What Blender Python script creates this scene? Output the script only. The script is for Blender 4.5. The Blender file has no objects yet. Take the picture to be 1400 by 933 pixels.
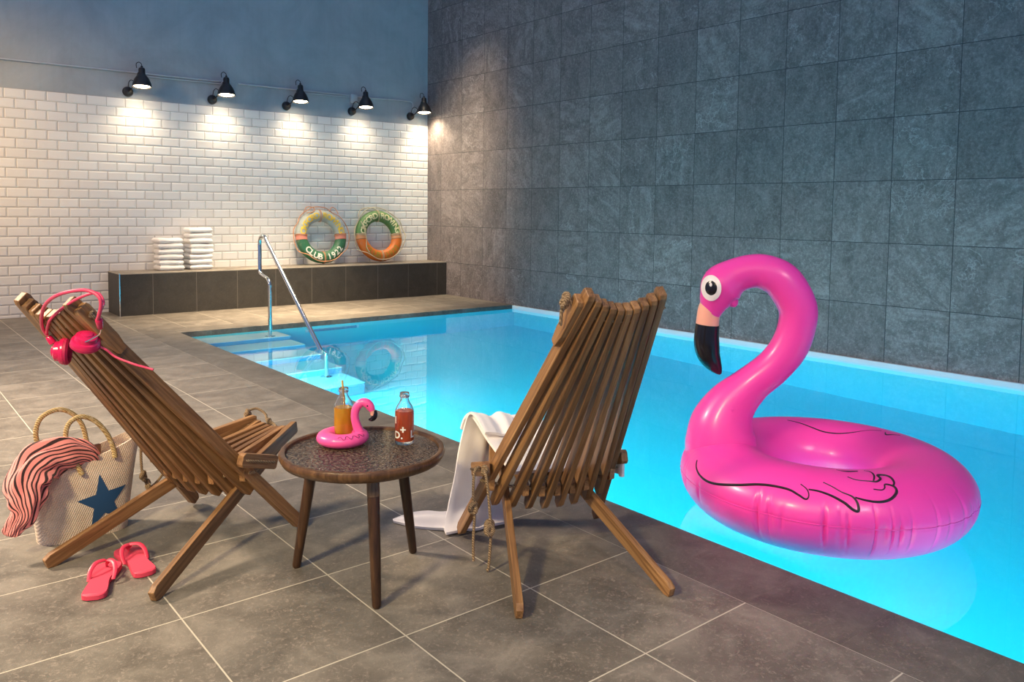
import bpy, bmesh, math, random
from mathutils import Vector, Matrix, Euler
PI = math.pi
R = math.radians
col = bpy.context.scene.collection
rnd = random.Random(7)

# ------------------------------------------------------------------ materials
class NT:
    def __init__(s, name):
        s.m = bpy.data.materials.new(name); s.m.use_nodes = True
        s.t = s.m.node_tree; s.t.nodes.clear()
        s.out = s.t.nodes.new('ShaderNodeOutputMaterial')
    def n(s, typ, **kw):
        nd = s.t.nodes.new(typ)
        for k, v in kw.items():
            if k.startswith('_'): setattr(nd, k[1:], v)
        return nd
    def set(s, nd, **kw):
        for k, v in kw.items():
            s.plug(nd, k.replace('_', ' '), v)
        return nd
    def plug(s, nd, key, v):
        i = nd.inputs[key]
        if isinstance(v, bpy.types.NodeSocket): s.t.links.new(v, i)
        else:
            if hasattr(i, 'default_value'):
                if isinstance(v, tuple) and len(v) == 3 and i.type == 'RGBA': v = (*v, 1)
                i.default_value = v
    def math(s, op, a, b=None, c=None, clamp=False):
        nd = s.t.nodes.new('ShaderNodeMath'); nd.operation = op; nd.use_clamp = clamp
        s.plug(nd, 0, a)
        if b is not None: s.plug(nd, 1, b)
        if c is not None: s.plug(nd, 2, c)
        return nd.outputs[0]
    def sstep(s, x, lo, hi, a=0.0, b=1.0):
        nd = s.t.nodes.new('ShaderNodeMapRange'); nd.interpolation_type = 'SMOOTHSTEP'
        s.plug(nd, 'Value', x); s.plug(nd, 'From Min', lo); s.plug(nd, 'From Max', hi)
        s.plug(nd, 'To Min', a); s.plug(nd, 'To Max', b)
        return nd.outputs[0]
    def mix(s, f, a, b, typ='MIX'):
        nd = s.t.nodes.new('ShaderNodeMix'); nd.data_type = 'RGBA'; nd.blend_type = typ
        s.plug(nd, 0, f); s.plug(nd, 6, a); s.plug(nd, 7, b)
        return nd.outputs[2]
    def coord(s, which='Object'):
        return s.t.nodes.new('ShaderNodeTexCoord').outputs[which]
    def sep(s, v):
        nd = s.t.nodes.new('ShaderNodeSeparateXYZ'); s.plug(nd, 0, v); return nd.outputs
    def comb(s, x, y, z):
        nd = s.t.nodes.new('ShaderNodeCombineXYZ'); s.plug(nd, 0, x); s.plug(nd, 1, y); s.plug(nd, 2, z); return nd.outputs[0]
    def noise(s, vec, scale, detail=3, rough=.55, dist=0.0, col=False):
        nd = s.t.nodes.new('ShaderNodeTexNoise'); s.plug(nd, 'Vector', vec)
        s.plug(nd, 'Scale', scale); s.plug(nd, 'Detail', detail); s.plug(nd, 'Roughness', rough); s.plug(nd, 'Distortion', dist)
        return nd.outputs['Color' if col else 'Fac']
    def scale(s, v, x, y, z):
        nd = s.t.nodes.new('ShaderNodeVectorMath'); nd.operation = 'MULTIPLY'
        s.plug(nd, 0, v); s.plug(nd, 1, (x, y, z)); return nd.outputs[0]
    def add(s, a, b):
        nd = s.t.nodes.new('ShaderNodeVectorMath'); nd.operation = 'ADD'
        s.plug(nd, 0, a); s.plug(nd, 1, b); return nd.outputs[0]
    def white(s, v):
        nd = s.t.nodes.new('ShaderNodeTexWhiteNoise'); nd.noise_dimensions = '3D'; s.plug(nd, 0, v); return nd.outputs
    def ramp(s, f, stops):
        nd = s.t.nodes.new('ShaderNodeValToRGB'); s.plug(nd, 0, f)
        e = nd.color_ramp.elements
        while len(e) < len(stops): e.new(.5)
        for el, (p, c) in zip(e, stops): el.position = p; el.color = (*c, 1)
        return nd.outputs[0]
    def bump(s, h, strength=.3, dist=.005, normal=None):
        nd = s.t.nodes.new('ShaderNodeBump'); s.plug(nd, 'Height', h)
        nd.inputs['Strength'].default_value = strength; nd.inputs['Distance'].default_value = dist
        if normal is not None: s.plug(nd, 'Normal', normal)
        return nd.outputs[0]
    def bsdf(s, base=(.5, .5, .5), rough=.5, normal=None, **kw):
        nd = s.t.nodes.new('ShaderNodeBsdfPrincipled')
        s.plug(nd, 'Base Color', base); s.plug(nd, 'Roughness', rough)
        if normal is not None: s.plug(nd, 'Normal', normal)
        for k, v in kw.items(): s.plug(nd, k.replace('_', ' '), v)
        s.t.links.new(nd.outputs[0], s.out.inputs[0])
        return nd

def plain(name, c, rough=.5, **kw):
    t = NT(name); t.bsdf(c, rough, **kw); return t.m

def grid_uv(t, u, v, u0, v0, su, sv, brick=False):
    """cell index and distance (in metres) to the nearest joint"""
    b = t.math('DIVIDE', t.math('SUBTRACT', v, v0), sv)
    a = t.math('DIVIDE', t.math('SUBTRACT', u, u0), su)
    fv = t.math('FLOOR', b)
    if brick:
        par = t.math('FLOORED_MODULO', fv, 2.0)
        a = t.math('ADD', a, t.math('MULTIPLY', par, .5))
    fu = t.math('FLOOR', a)
    ru = t.math('SUBTRACT', a, fu); rv = t.math('SUBTRACT', b, fv)
    du = t.math('MULTIPLY', t.math('MINIMUM', ru, t.math('SUBTRACT', 1.0, ru)), su)
    dv = t.math('MULTIPLY', t.math('MINIMUM', rv, t.math('SUBTRACT', 1.0, rv)), sv)
    return fu, fv, t.math('MINIMUM', du, dv)

def mat_subway():
    t = NT('white_bevelled_tile'); o = t.sep(t.coord())
    fu, fv, d = grid_uv(t, o[0], o[2], -5.274, 2.4683, .2, .1059, True)
    fac = t.sstep(d, .0016, .0026)
    wn = t.white(t.comb(fu, fv, 0.0))
    tile = t.mix(wn[0], (.84, .82, .79), (.90, .885, .86))
    c = t.mix(fac, (.34, .31, .27), tile)
    h = t.sstep(d, .0015, .016)
    nrm = t.bump(h, .75, .006)
    t.bsdf(c, t.sstep(fac, 0.0, 1.0, .8, .13), nrm, Specular_IOR_Level=.5)
    return t.m

def mat_slate():
    t = NT('slate_wall_tile'); co = t.coord(); o = t.sep(co)
    fu, fv, d = grid_uv(t, o[1], o[2], -.8724, 1.513, .5065, .5213)
    fac = t.sstep(d, .0016, .0034)
    wn = t.white(t.comb(fu, fv, 3.0)); wc = t.sep(wn[1])
    # rotate the vein direction of each tile by a random angle
    ang = t.math('MULTIPLY', t.math('GREATER_THAN', wc[0], .62), t.math('ADD', t.math('MULTIPLY', wc[1], 1.6), .5))
    off = t.scale(wn[1], 40, 40, 40)
    vr = t.n('ShaderNodeVectorRotate', _rotation_type='X_AXIS'); t.plug(vr, 'Vector', co); t.plug(vr, 'Angle', ang)
    p = t.add(vr.outputs[0], off)
    band = t.noise(t.scale(p, 1, 7.0, 1.6), 1.5, 4, .6, .9)
    veins = t.noise(t.scale(p, 1, 2.2, 1.2), 2.6, 8, .72, .7)
    fine = t.noise(t.add(co, off), 42, 6, .8, .4)
    grain = t.noise(t.scale(p, 1, 16, 60), 3.0, 5, .75, .8)
    mott = t.noise(p, 9, 7, .75, .5)
    base = t.ramp(veins, [(.34, (.118, .118, .120)), (.52, (.176, .176, .178)), (.70, (.250, .250, .250))])
    isband = t.math('GREATER_THAN', wc[0], .55)
    base = t.mix(t.math('MULTIPLY', t.math('MULTIPLY', t.sstep(band, .50, .66), isband), .50), base, (.078, .080, .083))
    base = t.mix(t.math('MULTIPLY', t.math('MULTIPLY', t.sstep(band, .46, .32), isband), .38), base, (.330, .332, .335))
    base = t.mix(t.math('MULTIPLY', t.sstep(fine, .47, .66), .55), base, (.36, .36, .36))
    base = t.mix(t.math('MULTIPLY', t.sstep(fine, .47, .32), .55), base, (.07, .07, .073))
    base = t.mix(t.math('MULTIPLY', t.sstep(grain, .54, .7), .28), base, (.36, .36, .36))
    base = t.mix(t.math('MULTIPLY', t.sstep(mott, .5, .36), .45), base, (.085, .086, .09))
    # pale quartz veins on some tiles
    qz = t.noise(p, 2.4, 7, .6, .35)
    line = t.math('SUBTRACT', 1.0, t.math('MULTIPLY', t.math('ABSOLUTE', t.math('SUBTRACT', qz, .5)), 110.0), clamp=True)
    base = t.mix(t.math('MULTIPLY', line, t.math('MULTIPLY', t.math('GREATER_THAN', wc[2], .68), .5)), base, (.46, .48, .49))
    tone = t.math('ADD', t.math('MULTIPLY', wn[0], .30), .85)
    base = t.mix(1.0, base, t.comb(t.math('MULTIPLY', tone, 1.22), t.math('MULTIPLY', tone, 1.03), tone), 'MULTIPLY')
    c = t.mix(fac, (.030, .033, .038), base)
    h = t.math('ADD', t.math('MULTIPLY', grain, .4), t.math('ADD', t.math('MULTIPLY', fine, .35), t.math('MULTIPLY', veins, .6)))
    h = t.math('ADD', t.math('MULTIPLY', h, .5), t.math('MULTIPLY', fac, .8))
    t.bsdf(c, .55, t.bump(h, .5, .006), Specular_IOR_Level=.4)
    return t.m

def floor_stone(name, u0, v0, su, sv, dark=1.0, grout=(.52, .47, .38), w=(.0016, .0030)):
    t = NT(name); co = t.coord(); o = t.sep(co)
    fu, fv, d = grid_uv(t, o[0], o[1], u0, v0, su, sv)
    fac = t.sstep(d, w[0], w[1])
    wn = t.white(t.comb(fu, fv, 1.0))
    p = t.add(co, t.scale(wn[1], 20, 20, 20))
    n1 = t.noise(p, 5, 6, .62, .8); n2 = t.noise(p, 60, 5, .75, 1.2); n3 = t.noise(p, 260, 2, .6)
    n4 = t.noise(t.scale(p, 3, 14, 1), 3, 5, .7, 1.0)
    k = dark
    base = t.ramp(n1, [(.32, (.108*k, .094*k, .078*k)), (.52, (.165*k, .146*k, .122*k)), (.72, (.25*k, .222*k, .186*k))])
    base = t.mix(t.math('MULTIPLY', t.sstep(n2, .5, .68), .6), base, (.34*k, .28*k, .235*k))
    base = t.mix(t.math('MULTIPLY', t.sstep(n4, .56, .75), .22), base, (.30*k, .27*k, .23*k))
    base = t.mix(t.math('MULTIPLY', t.sstep(n3, .55, .75), .35), base, (.085*k, .073*k, .060*k))
    tone = t.math('ADD', t.math('MULTIPLY', wn[0], .16), .92)
    base = t.mix(1.0, base, t.comb(tone, tone, tone), 'MULTIPLY')
    c = t.mix(fac, grout, base)
    h = t.math('ADD', t.math('MULTIPLY', n2, .5), t.math('ADD', t.math('MULTIPLY', n3, .25), t.math('MULTIPLY', fac, .3)))
    t.bsdf(c, t.sstep(n2, .3, .8, .42, .6), t.bump(h, .35, .003), Specular_IOR_Level=.45)
    return t.m

def mat_concrete():
    t = NT('blue_grey_plaster'); co = t.coord()
    n = t.noise(co, 1.5, 8, .68, .5); n2 = t.noise(t.scale(co, 14, 1, 1), 1.3, 4, .6); n3 = t.noise(co, 60, 3, .6)
    c = t.ramp(n, [(.3, (.34, .37, .40)), (.55, (.42, .46, .49)), (.8, (.50, .53, .56))])
    c = t.mix(t.math('MULTIPLY', t.sstep(n2, .45, .7), .10), c, (.24, .265, .29))
    t.bsdf(c, .8, t.bump(t.math('ADD', n3, n), .15, .004))
    return t.m

def mat_wood(name, dark, mid, light, rough=.42, s=1.0):
    t = NT(name); co = t.coord()
    oi = t.n('ShaderNodeObjectInfo'); rv = oi.outputs['Random']
    off = t.comb(t.math('MULTIPLY', rv, 31.0), t.math('MULTIPLY', rv, 17.0), t.math('MULTIPLY', rv, 7.0))
    p = t.add(co, off)
    g = t.noise(t.scale(p, 26*s, 26*s, 1.6*s), 1.6, 6, .62, 1.5)
    f = t.noise(t.scale(p, 160*s, 160*s, 5*s), 1.6, 3, .6)
    c = t.ramp(g, [(.28, dark), (.52, mid), (.76, light)])
    c = t.mix(t.math('MULTIPLY', t.sstep(f, .5, .72), .35), c, dark)
    tone = t.math('ADD', t.math('MULTIPLY', rv, .45), .76)
    c = t.mix(1.0, c, t.comb(tone, tone, tone), 'MULTIPLY')
    t.bsdf(c, rough, t.bump(t.math('ADD', g, f), .18, .002), Specular_IOR_Level=.45)
    return t.m

def mat_fabric(name, c, scale=700, rough=.95, strength=.4):
    t = NT(name); co = t.coord()
    n = t.noise(co, scale, 2, .6); n2 = t.noise(co, 25, 3)
    cc = t.mix(t.math('MULTIPLY', n2, .25), c, tuple(x*.86 for x in c))
    t.bsdf(cc, rough, t.bump(n, strength, .002), Sheen_Weight=.3, Sheen_Roughness=.5)
    return t.m

def mat_glass(name, tint=(1, 1, 1), rough=.02, ior=1.45):
    t = NT(name); t.bsdf(tint, rough, Transmission_Weight=1.0, IOR=ior); return t.m

M = {}
M['subway'] = mat_subway(); M['slate'] = mat_slate(); M['concrete'] = mat_concrete()
FX0, FY0, FSX, FSY = -5.951, -7.7246, .4729, .4912
M['floor'] = floor_stone('grey_brown_floor_tile', FX0, FY0, FSX, FSY)
M['coping'] = floor_stone('pool_coping_tile', -4.533, FY0-FSY*2, .3085, .3147, .80, (.13, .115, .09), (.0008, .002))
M['bench_top'] = floor_stone('bench_top_tile', -4.392, -.522, .4855, .522, 1.25, (.35, .32, .27))
def mat_bench_front():
    t = NT('bench_front_tile'); co = t.coord(); o = t.sep(co)
    fu, fv, d = grid_uv(t, o[0], o[2], -4.0415, -.6, .4845, 1.6)
    fac = t.sstep(d, .0014, .003)
    n1 = t.noise(co, 5, 6, .62, .8); n2 = t.noise(co, 55, 5, .72, 1.0)
    b = t.ramp(n1, [(.3, (.030, .027, .023)), (.75, (.054, .048, .041))])
    b = t.mix(t.math('MULTIPLY', t.sstep(n2, .5, .72), .45), b, (.085, .077, .066))
    t.bsdf(t.mix(fac, (.17, .155, .13), b), .55, t.bump(n2, .3, .003)); return t.m
M['bench_front'] = mat_bench_front()
M['wood'] = mat_wood('oiled_teak', (.105, .045, .016), (.28, .140, .054), (.44, .25, .108))
M['table_wood'] = mat_wood('dark_acacia', (.040, .018, .008), (.095, .045, .018), (.18, .092, .038), .30)
M['table_leg'] = mat_wood('dark_stained_leg', (.022, .010, .005), (.052, .023, .010), (.090, .042, .018), .3)
M['knot_wood'] = mat_wood('pale_leg_collar', (.11, .062, .028), (.20, .12, .06), (.28, .18, .095), .35)
def mat_rope():
    t = NT('twisted_rope'); co = t.coord()
    w = t.n('ShaderNodeTexWave'); t.plug(w, 'Vector', t.scale(co, 1, 1, 1)); t.plug(w, 'Scale', 70.0); w.bands_direction = 'DIAGONAL'; t.plug(w, 'Distortion', 2.0)
    c = t.mix(w.outputs['Fac'], (.20, .125, .065), (.42, .29, .17))
    t.bsdf(c, .9, t.bump(w.outputs['Fac'], .8, .003)); return t.m
M['rope'] = mat_rope()
M['steel'] = plain('polished_steel', (.72, .72, .70), .12, Metallic=1.0)
M['black_metal'] = plain('black_painted_metal', (.018, .017, .017), .38)
M['black_plastic'] = plain('black_plastic', (.02, .02, .02), .4)
M['towel'] = mat_fabric('white_terry_towel', (.86, .85, .85))
M['towel_pink'] = mat_fabric('pinkish_white_throw', (.86, .80, .77), 500)
def mat_vinyl(name, c, rough=.28):
    t = NT(name); co = t.coord(); n = t.noise(co, 6, 2)
    t.bsdf(c, rough, t.bump(n, .08, .01), Subsurface_Weight=.22, Subsurface_Radius=(.06, .02, .03), Subsurface_Scale=1.0, Specular_IOR_Level=.5, Coat_Weight=.15, Coat_Roughness=.15)
    return t.m
M['pink_vinyl'] = mat_vinyl('pink_vinyl', (.92, .055, .40), .36)
M['salmon_vinyl'] = mat_vinyl('salmon_vinyl', (.93, .42, .30), .4)
M['black_vinyl'] = plain('black_vinyl', (.008, .007, .010), .22)
M['white_vinyl'] = plain('white_vinyl', (.85, .78, .76), .35)
M['print_black'] = plain('black_print', (.02, .008, .015), .5)
M['hot_pink'] = plain('hot_pink_vinyl', (.95, .10, .36), .3, Subsurface_Weight=.15, Subsurface_Radius=(.02, .01, .01))
M['flipflop'] = plain('coral_pink_rubber', (.66, .048, .10), .6)
M['flip_strap'] = plain('pink_rubber_strap', (.66, .035, .085), .4)
M['hp_pink'] = plain('magenta_glossy_plastic', (.66, .012, .10), .22, Coat_Weight=.3)
M['hp_band'] = plain('pink_rubber_band', (.75, .06, .15), .4)
M['hp_pad'] = plain('magenta_ear_pad', (.50, .010, .08), .55)
M['glass'] = mat_glass('clear_bottle_glass')
M['orange_drink'] = plain('orange_juice', (1.0, .50, .03), .12, Transmission_Weight=.12, IOR=1.34, Subsurface_Weight=.3)
M['red_drink'] = plain('red_orange_drink', (.78, .15, .05), .12, Transmission_Weight=.15, IOR=1.34, Subsurface_Weight=.2)
M['straw'] = plain('amber_straw', (.75, .40, .07), .4)
M['cream_print'] = plain('cream_print', (.88, .84, .74), .5)
M['grout_white'] = plain('white_plastic_conduit', (.50, .54, .58), .45)

def mat_table_glass():
    t = NT('hammered_bronze_glass'); co = t.coord()
    n = t.n('ShaderNodeTexVoronoi'); n.feature = 'SMOOTH_F1'; t.plug(n, 'Vector', co); t.plug(n, 'Scale', 120.0)
    n2 = t.noise(co, 260, 2)
    h = t.math('ADD', n.outputs['Distance'], t.math('MULTIPLY', n2, .4))
    c = t.mix(t.sstep(n.outputs['Distance'], .2, .6), (.14, .098, .060), (.032, .023, .015))
    t.bsdf(c, .10, t.bump(h, 1.0, .008), Specular_IOR_Level=.8, Coat_Weight=.3, Coat_Roughness=.08, Coat_Normal=t.bump(h, .6, .006)); return t.m
M['table_glass'] = mat_table_glass()

def mat_pool():
    t = NT('pale_pool_liner'); co = t.coord(); n = t.noise(co, .8, 2)
    t.bsdf(t.mix(n, (.14, .86, .93), (.18, .90, .96)), .6); return t.m
M['pool'] = mat_pool()
M['pool_step'] = plain('white_pool_step', (.80, .90, .95), .6)
M['pool_grille'] = plain('blue_pool_grille', (.10, .30, .55), .6)

def mat_water():
    t = NT('pool_water'); co = t.coord()
    n = t.noise(co, 1.6, 2, .5); n2 = t.noise(co, 5, 2, .5)
    h = t.math('ADD', n, t.math('MULTIPLY', n2, .15))
    t.bsdf((1, 1, 1), .0, t.bump(h, .06, .02), Transmission_Weight=1.0, IOR=1.333)
    a = t.n('ShaderNodeVolumeAbsorption'); t.plug(a, 'Color', (.03, .84, .98)); t.plug(a, 'Density', WATER_DENS)
    t.t.links.new(a.outputs[0], t.out.inputs['Volume']); return t.m
WATER_DENS = .62
M['water'] = mat_water()

def mat_bag():
    t = NT('woven_seagrass'); co = t.coord(); o = t.sep(co)
    a = t.math('SINE', t.math('MULTIPLY', t.math('ADD', o[0], t.math('MULTIPLY', o[2], .5)), 620.0))
    b = t.math('SINE', t.math('MULTIPLY', t.math('SUBTRACT', o[2], t.math('MULTIPLY', o[0], .25)), 700.0))
    w = t.math('MULTIPLY', a, b)
    n = t.noise(co, 14, 4, .6)
    c = t.ramp(n, [(.3, (.62, .48, .37)), (.7, (.80, .66, .53))])
    c = t.mix(t.math('MULTIPLY', t.sstep(w, .0, -.8), .5), c, (.40, .28, .19))
    t.bsdf(c, .7, t.bump(w, .6, .002)); return t.m
M['bag'] = mat_bag()
M['star'] = plain('blue_woven_star', (.012, .060, .155), .7)
def mat_handle():
    t = NT('wound_straw_handle'); co = t.coord()
    w = t.n('ShaderNodeTexWave'); w.bands_direction = 'DIAGONAL'; t.plug(w, 'Vector', co); t.plug(w, 'Scale', 60.0); t.plug(w, 'Distortion', 1.5)
    n = t.noise(co, 60, 2)
    c = t.mix(w.outputs['Fac'], (.30, .19, .07), (.62, .44, .20)); c = t.mix(t.sstep(n, .55, .7), c, (.62, .48, .28))
    t.bsdf(c, .75, t.bump(w.outputs['Fac'], .6, .003)); return t.m
M['handle'] = mat_handle()
M['leather'] = plain('brown_leather_tag', (.16, .065, .03), .5)
def mat_scarf():
    t = NT('pink_and_black_stripes'); uv = t.sep(t.coord('UV'))
    n = t.noise(t.coord('UV'), 3.0, 2)
    s_ = t.math('FLOORED_MODULO', t.math('ADD', t.math('ADD', t.math('MULTIPLY', uv[0], 26.0), t.math('MULTIPLY', uv[1], 13.0)), t.math('MULTIPLY', n, 2.6)), 1.0)
    f = t.math('MULTIPLY', t.sstep(s_, .56, .61), t.sstep(s_, .99, .94))
    t.bsdf(t.mix(f, (.90, .30, .27), (.035, .012, .012)), .85, Sheen_Weight=.2); return t.m
M['scarf'] = mat_scarf()

def emission(name, c, strength):
    t = NT(name); e = t.n('ShaderNodeEmission'); t.plug(e, 'Color', c); t.plug(e, 'Strength', strength)
    t.t.links.new(e.outputs[0], t.out.inputs[0]); return t.m
M['bulb'] = emission('warm_lit_bulb', (1.0, .80, .55), 22.0)

def mat_ring(name, top, band, bottom):
    t = NT(name); o = t.sep(t.coord()); n = t.noise(t.coord(), 14, 3)
    z = o[1]   # local up of the ring
    nz = t.math('ADD', z, t.math('MULTIPLY', t.math('SUBTRACT', n, .5), .004))
    c = t.mix(t.math('GREATER_THAN', nz, -.045), bottom, band)
    c = t.mix(t.math('GREATER_THAN', nz, .030), c, top)
    edge = t.math('LESS_THAN', t.math('MINIMUM', t.math('ABSOLUTE', t.math('SUBTRACT', nz, .030)), t.math('ABSOLUTE', t.math('ADD', nz, .045))), .004)
    c = t.mix(t.math('MULTIPLY', edge, .8), c, (.06, .04, .05))
    c = t.mix(t.math('MULTIPLY', t.sstep(n, .55, .75), .3), c, (.35, .30, .22))
    t.bsdf(c, .45, t.bump(n, .1, .004)); return t.m

# ------------------------------------------------------------------ mesh helpers
def link_mesh(name, verts, faces, m, parent=None, smooth=True, uvs=None, mats=None, fm=None):
    me = bpy.data.meshes.new(name); me.from_pydata([tuple(v) for v in verts], [], faces); me.update()
    for mm in (mats or [m]): me.materials.append(mm)
    if fm:
        for p, i in zip(me.polygons, fm): p.material_index = i
    if smooth:
        for p in me.polygons: p.use_smooth = True
    if uvs:
        l = me.uv_layers.new(name='UVMap')
        for lp in me.loops: l.data[lp.index].uv = uvs[lp.vertex_index]
    o = bpy.data.objects.new(name, me); col.objects.link(o)
    if parent: o.parent = parent
    return o

class MB:
    def __init__(s): s.v = []; s.f = []; s.m = []
    def add(s, vs, fs, mi=0):
        b = len(s.v); s.v += [tuple(v) for v in vs]; s.f += [tuple(i+b for i in f) for f in fs]; s.m += [mi]*len(fs)
    def box(s, x0, x1, y0, y1, z0, z1, mi=0):
        vs = [(x, y, z) for z in (z0, z1) for y in (y0, y1) for x in (x0, x1)]
        s.add(vs, [(0, 2, 3, 1), (4, 5, 7, 6), (0, 1, 5, 4), (2, 6, 7, 3), (0, 4, 6, 2), (1, 3, 7, 5)], mi)
    def tube(s, pts, r, n=12, closed=False, caps=True, mi=0):
        vs, fs = tube_data(pts, r, n, closed, caps); s.add(vs, fs, mi)
    def lathe(s, prof, n=48, mat=None, mi=0, cap=True):
        vs = []; fs = []
        for (r, z) in prof:
            for k in range(n):
                a = 2*PI*k/n; vs.append(Vector((r*math.cos(a), r*math.sin(a), z)))
        for i in range(len(prof)-1):
            for k in range(n):
                a = i*n+k; b = i*n+(k+1) % n; fs.append((a, b, b+n, a+n))
        if cap:
            if prof[0][0] > 1e-5: fs.append(tuple(reversed(range(n))))
            if prof[-1][0] > 1e-5: fs.append(tuple(range((len(prof)-1)*n, len(prof)*n)))
        if mat is not None: vs = [mat @ v for v in vs]
        s.add(vs, fs, mi)
    def torus(s, R_, r, mat=None, N=48, n=12, mi=0):
        pts = [Vector((R_*math.cos(2*PI*k/N), R_*math.sin(2*PI*k/N), 0)) for k in range(N)]
        if mat is not None: pts = [mat @ p for p in pts]
        s.tube(pts, r, n, closed=True, mi=mi)
    def build(s, name, m, parent=None, smooth=True, bevel=0, mats=None, flat=False):
        o = link_mesh(name, s.v, s.f, m, parent, smooth, None, mats, s.m if mats else None)
        fix(o, bevel)
        if flat:
            for p in o.data.polygons: p.use_smooth = False
        return o

def fix(o, bevel=0, seg=2, angle=35):
    bm = bmesh.new(); bm.from_mesh(o.data)
    bmesh.ops.remove_doubles(bm, verts=bm.verts, dist=1e-6)
    bmesh.ops.recalc_face_normals(bm, faces=bm.faces)
    if bevel:
        es = [e for e in bm.edges if len(e.link_faces) == 2 and e.calc_face_angle(0) > R(angle)]
        bmesh.ops.bevel(bm, geom=es, offset=bevel, segments=seg, profile=.5, affect='EDGES', clamp_overlap=True)
    for f in bm.faces: f.smooth = True
    bm.to_mesh(o.data); bm.free()
    for e in o.data.edges: pass
    o.data.set_sharp_from_angle(angle=R(40))

def tube_data(pts, r, n=12, closed=False, caps=True):
    pts = [Vector(p) for p in pts]; N = len(pts)
    rs = r if isinstance(r, (list, tuple)) else [r]*N
    tan = []
    for i in range(N):
        if closed: a, b = pts[i-1], pts[(i+1) % N]
        else: a, b = pts[max(0, i-1)], pts[min(N-1, i+1)]
        t = (b-a); tan.append(t.normalized() if t.length > 1e-9 else Vector((0, 0, 1)))
    up = Vector((0, 0, 1)) if abs(tan[0].z) < .9 else Vector((1, 0, 0))
    x = (up - tan[0]*up.dot(tan[0])).normalized(); xs = [x]
    for i in range(1, N):
        q = tan[i-1].rotation_difference(tan[i]); x = (q @ x); x = (x - tan[i]*x.dot(tan[i])).normalized(); xs.append(x)
    if closed:  # undo the accumulated twist
        q = tan[-1].rotation_difference(tan[0]); xe = q @ xs[-1]
        ang = math.atan2(xe.cross(xs[0]).dot(tan[0]), xe.dot(xs[0]))
        for i in range(N): xs[i] = Matrix.Rotation(ang*i/N, 3, tan[i]) @ xs[i]
    vs = []
    for i in range(N):
        y = tan[i].cross(xs[i]); rr = rs[i]
        if not isinstance(rr, (tuple, list)): rr = (rr, rr)
        for k in range(n):
            a = 2*PI*k/n; vs.append(pts[i] + xs[i]*(rr[0]*math.cos(a)) + y*(rr[1]*math.sin(a)))
    fs = []
    for i in range(N if closed else N-1):
        j = (i+1) % N
        for k in range(n):
            k2 = (k+1) % n; fs.append((i*n+k, i*n+k2, j*n+k2, j*n+k))
    if caps and not closed:
        fs.append(tuple(reversed(range(n)))); fs.append(tuple(range((N-1)*n, N*n)))
    return vs, fs

def spline(P, k=8, closed=False):
    """Catmull-Rom through tuples of any length"""
    P = [tuple(p) for p in P]; out = []; N = len(P)
    for i in range(N if closed else N-1):
        g = (lambda j: P[j % N]) if closed else (lambda j: P[max(0, min(N-1, j))])
        a, b, c, d = g(i-1), g(i), g(i+1), g(i+2)
        for s_ in range(k):
            t = s_/k
            out.append(tuple(.5*((2*b[q]) + (-a[q]+c[q])*t + (2*a[q]-5*b[q]+4*c[q]-d[q])*t*t + (-a[q]+3*b[q]-3*c[q]+d[q])*t**3) for q in range(len(b))))
    if not closed: out.append(P[-1])
    return out

def tag(o, label=None, cat=None, group=None, kind=None):
    if label: o['label'] = label
    if cat: o['category'] = cat
    if group: o['group'] = group
    if kind: o['kind'] = kind
    return o
def split_loose(o):
    """every disconnected piece of a part becomes a part of its own"""
    bm = bmesh.new(); bm.from_mesh(o.data); bm.verts.ensure_lookup_table()
    seen = set(); isl = []
    for v in bm.verts:
        if v.index in seen: continue
        st = [v]; seen.add(v.index); cur = []
        while st:
            q = st.pop(); cur.append(q.index)
            for e in q.link_edges:
                w_ = e.other_vert(q)
                if w_.index not in seen: seen.add(w_.index); st.append(w_)
        isl.append(set(cur))
    bm.free()
    if len(isl) < 2: return
    me = o.data; base = o.name.split('.')[0]
    for k, I in enumerate(isl):
        ids = sorted(I); mp = {a: b for b, a in enumerate(ids)}
        vs = [me.vertices[a].co.copy() for a in ids]
        fs = [tuple(mp[a] for a in p.vertices) for p in me.polygons if p.vertices[0] in I]
        n_ = link_mesh(base, vs, fs, me.materials[0], o.parent); n_.matrix_local = o.matrix_local.copy(); fix(n_)
    bpy.data.objects.remove(o)
def empty(name, loc, rz=0, label=None, cat=None, group=None):
    o = bpy.data.objects.new(name, None); col.objects.link(o)
    o.location = loc; o.rotation_euler = (0, 0, rz); o.empty_display_size = .1
    return tag(o, label, cat, group)
def copy_tree(o, parent=None):
    c = o.copy(); col.objects.link(c); c.parent = parent
    for ch in list(o.children): copy_tree(ch, c)
    return c
def struct(name, mb, m, bevel=0, mats=None):
    o = mb.build(name, m, None, False, bevel, mats); o['kind'] = 'structure'; return o

# ------------------------------------------------------------------ the room
X0, PE, YF = -9.2, -4.225, -2.071       # left limit, pool edge x, pool far edge y
WATER = -.048; YN = -13.0; DEPTH = -1.45
b = MB(); b.box(X0, -4.533, YN, 0, -.08, 0)
b.box(-4.533, 0, YF+.3085, 0, -.08, 0)
struct('floor', b, M['floor'])
b = MB()
b.box(-4.533, PE, YN, YF, -.08, 0); b.box(-4.533, 0, YF, YF+.3085, -.08, 0)
o = struct('trim_1', b, M['coping'])
b = MB(); b.box(X0, 0, 0, .2, 2.4683, 7.2)
struct('wall_upper', b, M['concrete'])
b = MB(); b.box(X0, 0, -.014, .2, 0, 2.4683)
struct('wall_back', b, M['subway'])
b = MB(); b.box(0, .25, YN, .2, -.03, 7.2)
struct('wall_right', b, M['slate'])
b = MB()
b.box(PE-.2, .25, YN, YF+.2, DEPTH-.2, DEPTH)               # pool bottom
b.box(PE-.2, PE, YN, YF+.2, DEPTH, -.081)                   # near wall under the deck
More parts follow.
